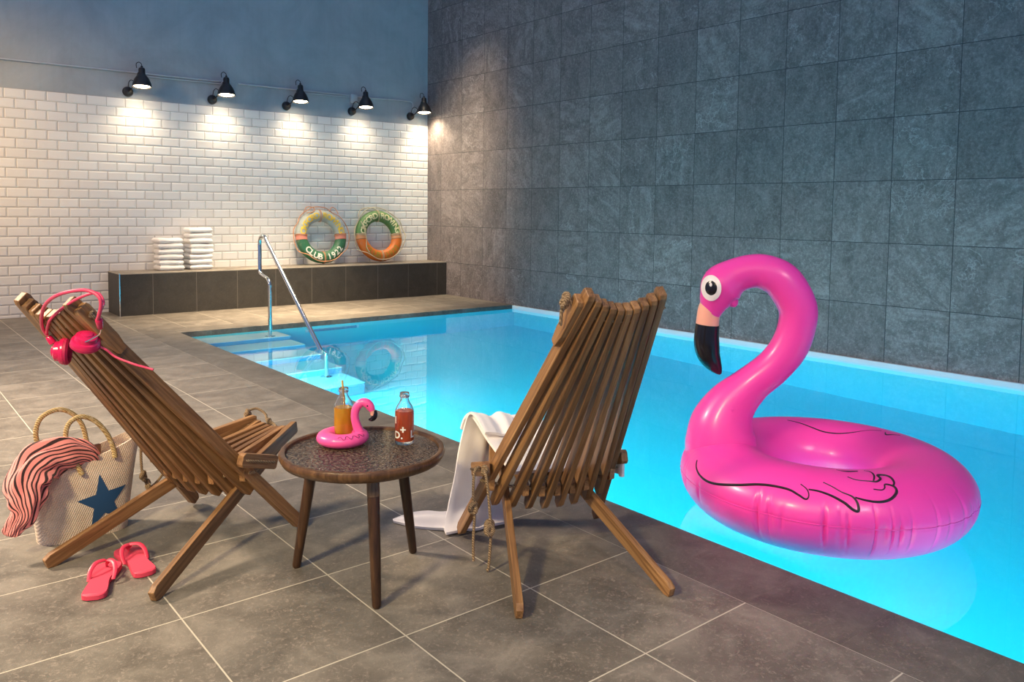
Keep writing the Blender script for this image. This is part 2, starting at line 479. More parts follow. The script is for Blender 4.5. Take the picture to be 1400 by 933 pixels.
b.box(PE, .25, YF, YF+.2, DEPTH, -.081)                      # far wall
b.box(0, .25, YN, YF, DEPTH, -.031)                         # wall under the slate
b.box(PE-.2, .25, YN-.2, YN, DEPTH, -.081)
struct('pool_basin', b, M['pool'])
b = MB(); b.box(-.035, -.0005, YN, YF-.001, -.12, -.006)
struct('trim_2', b, M['pool_step'], .004)
# steps in the far left corner of the pool
b = MB(); XS = -3.24
for i, (y1, z) in enumerate(zip((-2.42, -2.76, -3.10, -3.52, -3.95), (-.20, -.42, -.64, -.86, -1.08))):
    y0 = (YF, -2.42, -2.76, -3.10, -3.52)[i]
    b.box(PE, XS, y1+.004, y0, DEPTH, z-.03, 1)
    b.box(PE, XS, y1, y0, z-.03, z, 0)
M['riser'] = plain('blue_step_riser', (.06, .42, .72), .6)
o = b.build('pool_steps', M['pool_step'], None, False, 0, [M['pool_step'], M['riser']]); o['kind'] = 'structure'
b = MB(); b.box(PE-.05, .05, YN-.05, YF+.05, DEPTH-.05, WATER)
o = b.build('pool_water', M['water'], None, False); tag(o, kind='structure')
# inlet grille in the far pool wall
g = empty('pool_grille', (-2.6, YF-.004, -.34), 0, 'faint blue grille set in the far pool wall under the water', 'grille')
b = MB()
b.box(-.32, .32, -.012, 0, -.09, .09); b.build('frame', M['pool_step'], g, False, .003)
b = MB()
for k in range(6): b.box(-.29, .29, -.02, -.012, -.075+.028*k, -.062+.028*k)
b.build('grille_slats', M['pool_grille'], g, False)

# ------------------------------------------------------------------ bench
bn = empty('tiled_bench', (-2.2, -.27, 0), 0, 'long low dark tiled bench built along the white tiled wall', 'bench')
def local(mb, e):
    mb.v = [(x-e.location.x, y-e.location.y, z-e.location.z) for x, y, z in mb.v]; return mb
BX, BD, BH = -4.392, -.522, .476
b = MB(); b.box(BX, -.001, BD, -.015, 0, BH-.012)
o = local(b, bn).build('bench_front', M['bench_front'], bn, False); 
b = MB(); b.box(BX-.001, -.001, BD-.002, -.015, BH-.012, BH)
local(b, bn).build('bench_top', M['bench_top'], bn, False, .002)
b = MB(); b.box(BX-.003, BX+.006, BD-.004, BD+.006, 0, BH-.001)
local(b, bn).build('corner_trim', M['steel'], bn, False)
for o in bn.children:      # keep the tile joints in room coordinates
    o.data.transform(Matrix.Translation(bn.location)); o.location = -bn.location

# ------------------------------------------------------------------ handrail
HX = -3.42
hr = empty('pool_handrail', (HX, -2.3, 0), 0, 'shiny steel handrail running down into the pool at the steps', 'handrail')
P = [(-2.33, -.20), (-2.33, .10), (-2.33, .30), (-2.33, .42), (-2.325, .465), (-2.27, .505), (-2.17, .525), (-2.095, .55), (-2.075, .61), (-2.075, .76), (-2.075, .86), (-2.095, .91), (-2.15, .935), (-2.215, .925), (-2.26, .885)]
P = spline([(0, y+2.3, z) for y, z in P], 6)
end = [(0, -2.26-1.24*k/10+2.3, .885-.97*k/10) for k in range(1, 11)]
foot = spline([(0, -3.50+2.3, -.085), (0, -3.565+2.3, -.15), (0, -3.575+2.3, -.24), (0, -3.575+2.3, -.50), (0, -3.575+2.3, -1.08)], 6)
b = MB(); b.tube(P+end+foot[1:], .0195, 16); b.build('rail_tube', M['steel'], hr)
for y, z in ((-2.33, -.20), (-3.575, -1.08)):
    b = MB(); b.lathe([(.0, .02), (.028, .018), (.05, .008), (.055, 0)], 24, Matrix.Translation((0, y+2.3, z)))
    b.build('mounting_flange', M['steel'], hr)

# ------------------------------------------------------------------ wall lamps
def lamp_proto():
    root = empty('wall_lamp', (0, 0, 0))
    b = MB(); mt = Matrix.Rotation(PI/2, 4, 'X')
    b.lathe([(.0, .055), (.03, .055), (.048, .045), (.056, .02), (.058, 0)], 32, mt)
    b.build('wall_mount', M['black_metal'], root)
    b = MB()
    b.tube(spline([(0, -.05, 0), (.01, -.09, .01), (.03, -.14, .06), (.05, -.19, .14), (.062, -.215, .20)], 6), .0065, 10)
    b.tube([(.062, -.225, .195), (.085, -.235, .195)], .012, 10)
    b.build('arm', M['black_metal'], root)
    tilt = Matrix.Translation((.095, -.235, .055)) @ Matrix.Rotation(R(-6), 4, 'X') @ Matrix.Rotation(R(2), 4, 'Y')
    b = MB()
    prof = [(.105, -.020), (.104, -.008), (.098, .025), (.082, .068), (.058, .105), (.040, .128), (.036, .150), (.036, .185), (.030, .200), (.014, .206), (.012, .225), (0, .228)]
    inner = [(.0, .180), (.032, .176), (.033, .130), (.054, .100), (.078, .064), (.094, .024), (.101, -.018), (.105, -.020)]
    b.lathe(inner+prof[1:], 40, tilt)
    sh = b.build('lamp_shade', M['black_metal'], root)
    b = MB(); b.lathe([(.0, .012), (.055, .010), (.080, .002), (.088, -.006), (.075, -.014), (.04, -.018), (0, -.019)], 32, tilt)
    b.build('bulb', M['bulb'], root)
    b = MB()
    b.tube(spline([tilt @ Vector(p) for p in ((0, 0, .225), (-.005, .0, .250), (-.03, .01, .268), (-.055, .015, .245), (-.05, .02, .20))], 6), .0045, 8)
    b.tube(spline([(.0, -.03, .05), (.0, -.06, .10), (.015, -.09, .125), (.035, -.12, .11), (.038, -.15, .085)], 6), .0045, 8)
    split_loose(b.build('cable', M['black_plastic'], root))
    return root
LAMPS = [(-4.142, 2.551), (-3.172, 2.552), (-2.209, 2.564), (-1.255, 2.577), (-.305, 2.586)]
LL = ['black gooseneck wall lamp, leftmost of the row of five over the white tiles',
      'black wall lamp above the towel stacks, second from the left in the row',
      'black wall lamp, middle one of the row of five above the white tiles',
      'black wall lamp above the two life rings, second from the right in the row',
      'black wall lamp next to the slate wall corner, rightmost of the row']
proto = lamp_proto()
for i, (x, z) in enumerate(LAMPS):
    o = proto if i == 0 else copy_tree(proto)
    o.location = (x, 0, z); tag(o, LL[i], 'wall lamp', 'row of wall lamps over the tiled wall')
    ld = bpy.data.lights.new('lamp_bulb_light', 'SPOT'); ld.energy = 46 if i < 4 else 85; ld.color = (1.0, .80, .54)
    ld.spot_size = R(128); ld.spot_blend = 1.0; ld.shadow_soft_size = .05
    lo = bpy.data.objects.new('lamp_bulb_light', ld); col.objects.link(lo)
    lo.location = (x+.095, -.237, z+.028); lo.rotation_euler = (R(-4), R(0 if i < 4 else -14), 0)
# conduit along the plaster
cd = empty('cable_conduit', (-3, -.003, 2.78), 0, 'thin pale cable conduit with junction boxes running above the wall lamps', 'conduit')
b = MB()
b.tube([(-9+3, -.013, -.012), (-5.4+3, -.013, -.012), (-3.07+3, -.013, .004)], .0095, 8)
b.tube([(-4.03+3, -.013, -.035), (-3.07+3, -.013, -.024)], .007, 8)
b.tube([(-2.85+3, -.013, .0), (-1.30+3, -.013, .012)], .0095, 8)
b.tube([(-2.10+3, -.013, -.028), (-1.30+3, -.013, -.012)], .007, 8)
b.tube(spline([(-1.16+3, -.013, .005), (-.40+3, -.013, .02), (-.31+3, -.013, .018), (-.27+3, -.013, -.01), (-.265+3, -.013, -.10)], 5), .0085, 8)
b.build('conduit_pipe', M['grout_white'], cd)
for x, z in ((-3.01, -.055), (-1.23, -.035)):
    b = MB(); b.box(x+3-.05, x+3+.05, -.045, 0, z-.05, z+.065); b.build('junction_box', M['grout_white'], cd, False, .008)

# ------------------------------------------------------------------ folded towels
def folded_towel(w, d, h, seed):
    r = random.Random(seed); b = MB()
    n = 36
    # cross-section in x (sides rounded), folds visible along the left flank
    for layer in range(1):
        z0 = 0; hh = h*.97
        rows = []
        for i in range(n+1):
            x = -w/2 + w*i/n
            c_ = h/w*.9; u_ = abs(2*i/n-1); e = math.sqrt(max(0, 1-(max(0, (u_-1+c_)/c_))**2))*.93+.07
            rows.append((x, z0 + hh/2*(1-e*.985) , z0+hh/2*(1+e*.985)))
        m = 26; vs = []; fs = []
        for j in range(m+1):
            y = -d/2+d*j/m; c2 = h/d*.9; ey = math.sqrt(max(0, 1-(max(0, (abs(2*j/m-1)-1+c2)/c2))**2))*.93+.07
            for (x, za, zb) in rows:
                mid = (za+zb)/2; k = (zb-za)/2*ey
                wob = .004*math.sin(x*23+seed*1.7+layer)+.003*math.sin(y*31+seed)
                vs.append((x+.006*math.sin(seed*2.3+layer*1.3), y+.004*math.sin(seed+layer), mid+k+wob*.8))
            for (x, za, zb) in rows:
                mid = (za+zb)/2; k = (zb-za)/2*ey
                vs.append((x+.006*math.sin(seed*2.3+layer*1.3), y+.004*math.sin(seed+layer), mid-k))
        W_ = 2*(n+1)
        for j in range(m):
            for i in range(n):
                a = j*W_+i; fs.append((a, a+1, a+1+W_, a+W_))
                c = a+n+1; fs.append((c, c+W_, c+1+W_, c+1))
            a = j*W_; fs.append((a, a+W_, a+W_+n+1, a+n+1))
            a = j*W_+n; fs.append((a, a+n+1, a+W_+n+1, a+W_))
        for j in (0, m):
            for i in range(n):
                a = j*W_+i; fs.append((a, a+n+1, a+n+2, a+1))
        b.add(vs, fs)
    return b
def tstack(cx, cy, n, w, d, h, lab, grp):
    names = ['bottom', 'second from the bottom', 'third from the bottom', 'fourth from the bottom', 'fifth from the bottom', 'sixth from the bottom', 'seventh from the bottom', 'top']
    for k in range(n):
        o = folded_towel(w, d, h, k*3+n).build('folded_towel', M['towel'])
        o.location = (cx+rnd.uniform(-.006, .006), cy+rnd.uniform(-.006, .006), BH+.001+k*(h+.0028)); o.rotation_euler.z = R(rnd.uniform(-2.5, 2.5))
        pos = 'top' if k == n-1 else names[k]
        tag(o, 'white folded towel on the bench, %s one of the %s' % (pos, lab), 'towel', grp)
tstack(-3.775, -.205, 6, .28, .27, .0612, 'shorter left stack', 'towels in the left stack on the bench')
tstack(-3.425, -.185, 8, .27, .27, .0602, 'taller right stack', 'towels in the right stack on the bench')

# ------------------------------------------------------------------ life rings
def letters(text, size, bold=.0):
    """glyph meshes: list of (advance centre x, verts, tris)"""
    out = []
    cu = bpy.data.curves.new('glyph', 'FONT'); cu.size = size; cu.offset = bold; cu.fill_mode = 'FRONT'; cu.resolution_u = 3
    o = bpy.data.objects.new('glyph', cu); col.objects.link(o)
    for ch in text:
        if ch == ' ': out.append(None); continue
        cu.body = ch
        dg = bpy.context.evaluated_depsgraph_get(); dg.update()
        me = bpy.data.meshes.new_from_object(o.evaluated_get(dg))
        bm = bmesh.new(); bm.from_mesh(me)
        bmesh.ops.triangulate(bm, faces=bm.faces)
        bmesh.ops.subdivide_edges(bm, edges=[e for e in bm.edges if e.calc_length() > size*.12], cuts=2, use_grid_fill=True)
        bmesh.ops.triangulate(bm, faces=bm.faces)
        vs = [v.co.copy() for v in bm.verts]; bm.verts.index_update()
        fs = [tuple(v.index for v in f.verts) for f in bm.faces]; bm.free(); bpy.data.meshes.remove(me)
        xs = [v.x for v in vs]; cx = (min(xs)+max(xs))/2
        out.append(([Vector((v.x-cx, v.y, 0)) for v in vs], fs, max(xs)-min(xs)))
    bpy.data.objects.remove(o); bpy.data.curves.remove(cu)
    return out
RR, Rr = .285, .078
def ring_letters(root, text, a0, a1, m, flip, size=.110, name='lettering'):
    """letters along the ring face, from angle a0 to a1 (degrees, measured at the ring centre, y up, face -z... +z)"""
    b = MB(); gl = letters(text, size, .0030)
    n = len(text)
    for i, g in enumerate(gl):
        if g is None: continue
        vs, fs, _ = g
        ang = R(a0+(a1-a0)*i/(n-1))
        out = []
        for v in vs:
            yy = (v.y - size*.36)
            rad = RR + (yy if not flip else -yy)
            an = ang - v.x*(1 if not flip else -1)/RR
            q = (rad-RR)/Rr; q = max(-.93, min(.93, q))
            h = Rr*math.sqrt(1-q*q) + .0025
            out.append((rad*math.cos(an), rad*math.sin(an), h*.86))
        b.add(out, fs)
    return b.build(name, m, root)
def life_ring(x, ypos, lab, mr, mtop, mbot, ropec, lean, seed, rz):
    root = empty('life_ring', (x, ypos, BH+.018), 0, lab, 'life ring', 'life rings leaning on the tiled wall')
    T = Matrix.Translation((0, 0, RR+Rr)) @ Matrix.Rotation(R(rz), 4, 'Z')
    # ring local: xy plane = face, z towards the viewer; stand it up and lean it back
    stand = Matrix.Rotation(R(90-lean), 4, 'X')
    root_in = stand @ Matrix.Translation((0, (RR+Rr), 0)) @ Matrix.Rotation(R(rz), 4, 'Z')
    N, n = 72, 24; vs = []; fs = []
    for i in range(N):
        a = 2*PI*i/N
        for k in range(n):
            c = 2*PI*k/n; r = RR+Rr*math.cos(c)
            vs.append((r*math.cos(a), r*math.sin(a), .86*Rr*math.sin(c)))
    for i in range(N):
        for k in range(n):
            fs.append((i*n+k, i*n+(k+1) % n, ((i+1) % N)*n+(k+1) % n, ((i+1) % N)*n+k))
    body = link_mesh('ring_body', vs, fs, mr, root); body.matrix_local = root_in; fix(body)
    l1 = ring_letters(root, 'OXFORD ROWING', 166, 14, mtop, False); l1.matrix_local = root_in
    l2 = ring_letters(root, 'CLUB 1922', 218, 322, mbot, True); l2.matrix_local = root_in
    # grab rope looping round the outside, lashed at four points
    r = random.Random(seed); pts = []
    for k in range(0, 360, 15):
        a = R(k); sag = .028*abs(math.sin(2*(a+.6)))+r.uniform(0, .012)
        rad = RR+Rr+.008+sag
        if math.sin(a) < -.55: rad = RR+Rr*.80
        pts.append((rad*math.cos(a), rad*math.sin(a), .02+r.uniform(-.01, .02)+(.05 if math.sin(a) < -.55 else 0)))
    b = MB(); b.tube(spline(pts, 4, True), .006, 8, closed=True)
    if seed == 2:
        b.tube(spline([(-.30, .20, .07), (-.27, .08, .085), (-.25, -.05, .085), (-.26, -.16, .08), (-.22, -.24, .075)], 5), .006, 8)
        b.tube(spline([(.30, .14, .075), (.315, .0, .08), (.335, -.08, .06), (.32, -.15, .05)], 5), .006, 8)
        b.tube(spline([(-.31, .27, .03), (-.27, .36, .03), (-.15, .40, .03), (-.02, .37, .04)], 5), .006, 8)
    else:
        b.tube(spline([(-.22, .34, .02), (-.17, .40, .02), (-.08, .385, .03), (-.10, .33, .05), (-.20, .31, .06)], 5), .006, 8)
        b.tube(spline([(.14, .34, .03), (.19, .40, .02), (.24, .37, .03), (.26, .30, .05)], 5), .006, 8)
    ro = b.build('grab_rope', ropec, root); ro.matrix_local = root_in
    for a in (90, 176, 4, 270):
        b = MB(); c = Vector((RR*math.cos(R(a)), RR*math.sin(R(a)), 0))
        tdir = Vector((-math.sin(R(a)), math.cos(R(a)), 0)); rd = Vector((math.cos(R(a)), math.sin(R(a)), 0))
        for dd in (-.007, .007):
            b.tube([c+tdir*dd+rd*((Rr+.004)*math.cos(q*PI/10))+Vector((0, 0, (Rr*.86+.004)*math.sin(q*PI/10))) for q in range(20)], .004, 6, closed=True)
        s_ = b.build('lashing', ropec, root); s_.matrix_local = root_in
    return root
ro1 = plain('orange_cord', (.62, .30, .16), .8); ro2 = plain('cream_cord', (.62, .52, .34), .8)
life_ring(-1.80, -.245, 'life ring with grey top, pink bands and green lower half, left one of two', mat_ring('ring_grey_green', (.40, .45, .42), (.72, .27, .20), (.035, .155, .075)),
          plain('yellow_letters', (.78, .55, .05), .5), plain('pale_letters', (.80, .80, .70), .5), ro1, 12, 1, 0)
life_ring(-.915, -.245, 'life ring with green top and orange lower half, right one of two', mat_ring('ring_green_orange', (.10, .24, .07), (.72, .36, .17), (.68, .17, .02)),
          plain('cream_letters', (.75, .72, .42), .5), plain('ochre_letters', (.42, .26, .03), .5), ro2, 12, 2, 0)

# ------------------------------------------------------------------ chairs
def stick(parent, name, A, B, upv, w, d, m, tipA=.012, tipB=.010, label=None, kA=.62, kB=.80):
    """a wooden bar from A to B (local), w wide across the chair, d deep"""
    A = Vector(A); B = Vector(B); z = (B-A); L = z.length; z.normalize()
    x = Vector(upv); x = (x - z*x.dot(z)).normalized(); y = z.cross(x)
    b = MB(); hw, hd = w/2, d/2
    secs = [(0, kA), (tipA, 1), (L-tipB, 1), (L, kB)]
    vs = []
    for s_, k in secs:
        for sx, sy in ((-1, -1), (1, -1), (1, 1), (-1, 1)): vs.append((sx*hw, sy*hd*k, s_))
    fs = [(3, 2, 1, 0), (12, 13, 14, 15)]
    for i in range(3):
        for k in range(4):
            k2 = (k+1) % 4; fs.append((i*4+k, i*4+k2, i*4+4+k2, i*4+4+k))
    b.add(vs, fs)
    o = b.build(name, m, parent, False, .0022, flat=True)
    M4 = Matrix((x, y, z)).transposed().to_4x4(); M4.translation = A
    o.matrix_local = M4
    if label: o['label'] = label
    return o

def knot(b, c, r=.012, seed=0):
    """a small overhand knot: two tight interlocked loops"""
    c = Vector(c); rr = random.Random(seed)
    for q in range(2):
        M4 = Matrix.Translation(c+Vector((rr.uniform(-.3, .3)*r, rr.uniform(-.3, .3)*r, (q-.5)*r*.6))) @ Euler((rr.uniform(.6, 2.2), rr.uniform(0, 3), rr.uniform(0, 3))).to_matrix().to_4x4()
        b.torus(r*.62, r*.45, M4, 14, 8)

def chair(x, y, th, zt, label, group, side):
    root = empty('folding_stick_chair', (x, y, 0), th, label, 'chair', group)
    W, D = .0225, .050
    up = (1, 0, 0)
    for i in range(10):
        s = (i-4.5)/4.5; q = 1-s*s
        T = Vector((.1105*s, -.153+.016*q, zt-.045*q))
        H = Vector((.245*s, .4425-.0675*q, .27-.02*q))
        if i in (0, 9):
            F = Vector((.276*s, .662, .018))
            stick(root, 'leg', F, T, up, W, D-.004, M['wood'], .02, .014)
        else:
            dn = (H-T).normalized()
            stick(root, 'back_slat', H+dn*(.095-.012*q*0), T, up, W-.0015, D-.007, M['wood'], .022, .014)
    for j in range(9):
        s = (j-4)/4; q = 1-s*s
        T = Vector((.104*s, .83, .336-.032*q))
        if j in (1, 7):
            F = Vector((.255*(1 if s > 0 else -1), 0, .016))
            stick(root, 'leg', F, T, up, W, D, M['wood'], .022, .014)
        else:
            H = Vector((.2175*s, .445-.045*q, .278-.024*q))
            dn = (H-T).normalized()
            stick(root, 'seat_slat', H+dn*.040, T, up, W, D, M['wood'], .010, .010, kA=.8)
    # spacer blocks outside the front legs and at the head of one outer slat
    for sg in (-1, 1):
        if sg == -1 and side == 1: continue
        stick(root, 'spacer_block', (.258*sg, .37, .346), (.252*sg, .55, .288), up, .026, .050, M['wood'], .01, .01)
        b = MB()
        b.tube(spline([(.262*sg, .385, .340), (.274*sg, .40, .337), (.276*sg, .46, .318), (.272*sg, .52, .299), (.258*sg, .535, .294)], 4), .0048, 8)
        b.build('rope', M['rope'], root)
    a = Vector((.1105*side+.024*side, -.135, zt-.018)); bb = Vector((.134*side+.024*side, -.012, zt-.165))
    stick(root, 'spacer_block', bb, a, up, .022, .046, M['wood'], .05, .012)
    # hinge rope through the crossing of the slats
    b = MB()
    b.tube(spline([(-.262, .436, .285), (-.2, .424, .270), (-.1, .390, .256), (0, .378, .252), (.1, .390, .256), (.2, .424, .270), (.262, .436, .285)], 5), .0055, 8)
    # rope through the seat front and the head
    b.tube(spline([(-.13, .79, .335), (-.07, .785, .31), (0, .785, .295), (.07, .785, .31), (.125, .79, .33)], 5), .0055, 8)
    b.tube(spline([(-.15, -.10, zt-.055), (-.07, -.115, zt-.08), (0, -.12, zt-.09), (.07, -.115, zt-.08), (.15, -.10, zt-.055)], 5), .0055, 8)
    b.build('rope', M['rope'], root)
    return root
def Wc(ch, u, v, z):
    th = ch.rotation_euler.z; c = ch.location
    return Vector((c.x+u*math.cos(th)-v*math.sin(th), c.y+u*math.sin(th)+v*math.cos(th), z))
GR = 'wooden stick chairs beside the pool'
chL = chair(-6.097, -7.334, -1.137, .945, 'wooden slatted folding chair on the left with pink headphones hung on it', GR, 1)
chR = chair(-4.927, -8.446, -.383, 1.0, 'wooden slatted folding chair by the pool edge with a white throw on its seat', GR, -1)
# rope ends
b = MB()
b.tube(spline([(-.262, .40, .33), (-.285, .38, .35), (-.30, .375, .33), (-.303, .37, .25), (-.298, .37, .20), (-.302, .37, .10), (-.300, .37, .03)], 6), .005, 8)
b.tube(spline([(-.262, .42, .32), (-.272, .36, .345), (-.268, .33, .32), (-.255, .33, .2), (-.252, .33, .12), (-.258, .33, .02), (-.262, .335, -.0+.008)], 6), .005, 8)
knot(b, (-.300, .372, .215), .019, 3); knot(b, (-.254, .332, .155), .021, 4); knot(b, (-.268, .36, .345), .014, 6)
b.build('rope', M['rope'], chR)
b = MB()
b.tube(spline([(-.135, -.10, 1.0-.045), (-.155, -.115, 1.0-.03), (-.17, -.11, 1.0-.015), (-.175, -.10, .94), (-.172, -.085, .90)], 5), .0055, 8)
knot(b, (-.163, -.115, .978), .016, 8); knot(b, (-.170, -.11, .962), .014, 9)
b.build('rope', M['rope'], chR)
b = MB()
b.tube(spline([(-.25, .43, .30), (-.27, .405, .34), (-.275, .403, .30), (-.272, .402, .23), (-.275, .415, .18), (-.28, .45, .14), (-.27, .49, .17), (-.255, .50, .21)], 6), .005, 8)
knot(b, (-.274, .41, .195), .018, 5); knot(b, (-.278, .435, .155), .015, 15)
b.build('rope', M['rope'], chL)
b = MB()
knot(b, (.155, -.113, .945-.045), .012, 2)
b.tube([(.13, -.11, .945-.05), (.165, -.113, .945-.045)], .007, 8)
knot(b, (-.125, -.10, .945-.035), .012, 12)
b.build('rope', M['rope'], chL)
b = MB()
b.tube(spline([(-.11, .79, .335), (-.135, .80, .35), (-.15, .825, .365), (-.13, .86, .375), (-.09, .87, .355), (-.07, .86, .33), (-.05, .865, .325), (-.02, .86, .31)], 6), .0055, 8)
knot(b, (-.14, .82, .362), .016, 11); knot(b, (-.06, .862, .326), .013, 12); knot(b, (.118, .79, .335), .009, 13)
b.build('rope', M['rope'], chL)

# ------------------------------------------------------------------ white throw on the right chair
def cloth_grid(rows, thick, name, m, parent=None, waves=None, k=5, uv=False):
    """rows: list of (left point, right point[, mid bulge]); a sheet lofted through them with fold waves and thickness"""
    n = 28; R_ = []
    rows = spline([tuple(l)+tuple(r)+(w,) for l, r, w in rows], k)
    for i, q in enumerate(rows):
        l = Vector(q[0:3]); r = Vector(q[3:6]); amp = q[6]
        nx = rows[min(i+1, len(rows)-1)]; pv = rows[max(i-1, 0)]
        down = (Vector(nx[0:3])+Vector(nx[3:6])-Vector(pv[0:3])-Vector(pv[3:6]))
        ac = (r-l); nrm = ac.cross(down).normalized() if ac.cross(down).length > 1e-8 else Vector((0, 0, 1))
        ln = []
        for j in range(n+1):
            t = j/n; w = waves(t, i/len(rows)) if waves else 0
            ln.append((l.lerp(r, t)+nrm*w*amp, nrm))
        R_.append(ln)
    vs = []; fs = []; uvs = []
    for s_ in (0, 1):
        for i, ln in enumerate(R_):
            for j, (p, nr) in enumerate(ln):
                vs.append(p+nr*thick*(s_-.5)); uvs.append((j/n, i/len(R_)))
    H = len(R_); W_ = n+1; o2 = H*W_
    for i in range(H-1):
        for j in range(n):
            a = i*W_+j; fs.append((a, a+1, a+1+W_, a+W_)); fs.append((a+o2, a+o2+W_, a+o2+1+W_, a+o2+1))
    for i in range(H-1):
        for j in (0, n):
            a = i*W_+j; fs.append((a, a+W_, a+W_+o2, a+o2))
    for i in (0, H-1):
        for j in range(n):
            a = i*W_+j; fs.append((a, a+o2, a+o2+1, a+1))
    return vs, fs, uvs
thr = empty('white_throw', (chR.location.x, chR.location.y, 0), chR.rotation_euler.z, 'white cloth throw laid over the seat of the right chair, trailing on the floor', 'throw')
B_ = MB()
wv = lambda t, s: .75*math.sin(t*9+s*3)+.30*math.sin(t*17+1.3+s*4)
# on the seat
rows = [((-.16, .40, .31), (.19, .40, .31), .003), ((-.17, .50, .335), (.165, .50, .32), .006), ((-.19, .62, .37), (.14, .62, .345), .01), ((-.205, .72, .41), (.13, .72, .365), .012),
        ((-.215, .775, .425), (.12, .80, .375), .012), ((-.225, .82, .40), (.11, .845, .36), .010), ((-.235, .835, .36), (.10, .86, .33), .010)]
vs, fs, _ = cloth_grid(rows, .012, 'x', None, None, wv); B_.add(vs, fs)
# bunched roll on the left front corner, then the fall to the floor
rows = [((-.20, .60, .40), (-.07, .62, .385), .006), ((-.213, .68, .437), (-.06, .70, .415), .008), ((-.222, .745, .435), (-.055, .77, .42), .01), ((-.232, .77, .38), (-.05, .80, .37), .012), ((-.252, .77, .29), (-.045, .80, .28), .018),
        ((-.27, .77, .18), (-.07, .79, .17), .022), ((-.298, .76, .07), (-.075, .79, .06), .026), ((-.325, .72, .02), (-.07, .74, .02), .020), ((-.33, .66, .012), (-.09, .70, .012), .004)]
vs, fs, _ = cloth_grid(rows, .010, 'x', None, None, wv); B_.add(vs, fs)
# the end trailing on the floor
def toL(px, py, z):
    dx, dy = px-thr.location.x, py-thr.location.y; t = -thr.rotation_euler.z
    return (dx*math.cos(t)-dy*math.sin(t), dx*math.sin(t)+dy*math.cos(t), z)
rows = [(toL(-4.82, -7.60, .035), toL(-4.89, -7.73, .014), .004), (toL(-4.90, -7.565, .030), toL(-4.955, -7.672, .012), .006), (toL(-4.945, -7.525, .032), toL(-5.0, -7.62, .010), .008), (toL(-4.99, -7.495, .028), toL(-5.04, -7.57, .010), .007), (toL(-5.035, -7.48, .020), toL(-5.06, -7.52, .010), .003), (toL(-5.072, -7.47, .012), toL(-5.076, -7.48, .008), .001)]
vs, fs, _ = cloth_grid(rows, .010, 'x', None, None, lambda t, s: math.sin(t*9)); B_.add(vs, fs)
# the other end hanging off the right side
rows = [((.10, .50, .325), (.12, .62, .34), .002), ((.20, .49, .345), (.19, .60, .355), .003), ((.285, .475, .345), (.275, .575, .35), .004), ((.30, .47, .30), (.29, .57, .30), .005), ((.302, .47, .235), (.292, .56, .235), .006)]
vs, fs, _ = cloth_grid(rows, .010, 'x', None, None, lambda t, s: math.sin(t*12)); B_.add(vs, fs)
B_.build('cloth', M['towel_pink'], thr)

# ------------------------------------------------------------------ headphones
hp = empty('headphones', tuple(Wc(chL, .1, -.14, .90)), chL.rotation_euler.z, 'pink over-ear headphones hung over the top of the left chair', 'headphones')
def hl(p): return Vector((p[0]-.1, p[1]+.14, p[2]-.90))
b1 = [(-.044, -.115, .826), (-.04, -.13, .846), (-.016, -.151, .875), (.032, -.179, .912), (.087, -.202, .943), (.15, -.216, .968), (.204, -.215, .982), (.25, -.205, .988), (.28, -.195, .981), (.297, -.19, .965), (.293, -.185, .941), (.273, -.178, .911), (.252, -.167, .896)]
b2 = [(-.038, -.121, .834), (.019, -.150, .877), (.076, -.160, .912), (.139, -.160, .945), (.191, -.155, .966), (.231, -.150, .974), (.252, -.150, .962), (.264, -.155, .945), (.264, -.165, .925), (.257, -.170, .899)]
for P_, r in ((b1, (.0052, .0052)), (b2, (.0045, .0045))):
    b = MB(); b.tube(spline([hl(p) for p in P_], 6), .0052 if P_ is b1 else .0042, 10); b.build('headband', M['hp_band'], hp)
def seg(name, a, c, r0, r1, m, n=14):
    a = hl(a); c = hl(c); b = MB(); d_ = c-a
    b.tube([a, a+d_*.12, a+d_*.5, a+d_*.88, c], [r0*.6, r0, (r0+r1)/2*1.05, r1, r1*.6], n); return b.build(name, m, hp)
seg('slider', (-.046, -.112, .822), (-.038, -.100, .798), .009, .011, M['hp_pink'])
seg('slider', (.266, -.172, .905), (.243, -.150, .872), .010, .008, M['hp_pink'])
b = MB(); b.tube(spline([hl(p) for p in ((-.038, -.100, .798), (-.030, -.092, .789), (-.020, -.10, .785), (-.010, -.108, .79))], 4), .0022, 8)
b.tube(spline([hl(p) for p in ((.245, -.150, .874), (.225, -.138, .855), (.19, -.135, .838), (.160, -.140, .824))], 4), .0022, 8)
b.tube(spline([hl(p) for p in ((.262, -.172, .915), (.27, -.175, .93), (.285, -.165, .945))], 4), .0016, 8)
b.build('wire_frame', M['steel'], hp)
def cup(c, ax):
    ax = Vector(ax).normalized(); q = Vector((0, 0, 1)).rotation_difference(ax).to_matrix().to_4x4(); q.translation = hl(c)
    b = MB(); b.lathe([(0, -.030), (.022, -.029), (.030, -.024), (.032, -.012), (.038, -.010), (.041, -.004), (.041, .002), (0, .002)], 32, q)
    e = b.build('ear_cup', M['hp_pink'], hp)
    b = MB(); b.lathe([(0, .006), (.020, .004), (.028, .014), (.036, .016), (.042, .010), (.042, .003), (.036, .0), (0, .0)], 32, q)
    b.build('ear_pad', M['hp_pad'], hp)
    b = MB(); b.lathe([(0, -.036), (.010, -.036), (.016, -.033), (.018, -.028), (0, -.028)], 24, q); b.build('cup_cap', M['hp_pink'], hp)
cup((.012, -.100, .779), (.78, .72, -.04))
cup((.135, -.118, .818), (-.42, .14, -.87))
b = MB(); b.tube(spline([hl(p) for p in ((.150, -.10, .812), (.171, -.078, .794), (.19, -.062, .772), (.222, -.046, .757), (.250, -.036, .748), (.285, -.034, .744), (.308, -.026, .738))], 6), .0034, 8)
b.build('cord', M['hp_band'], hp)

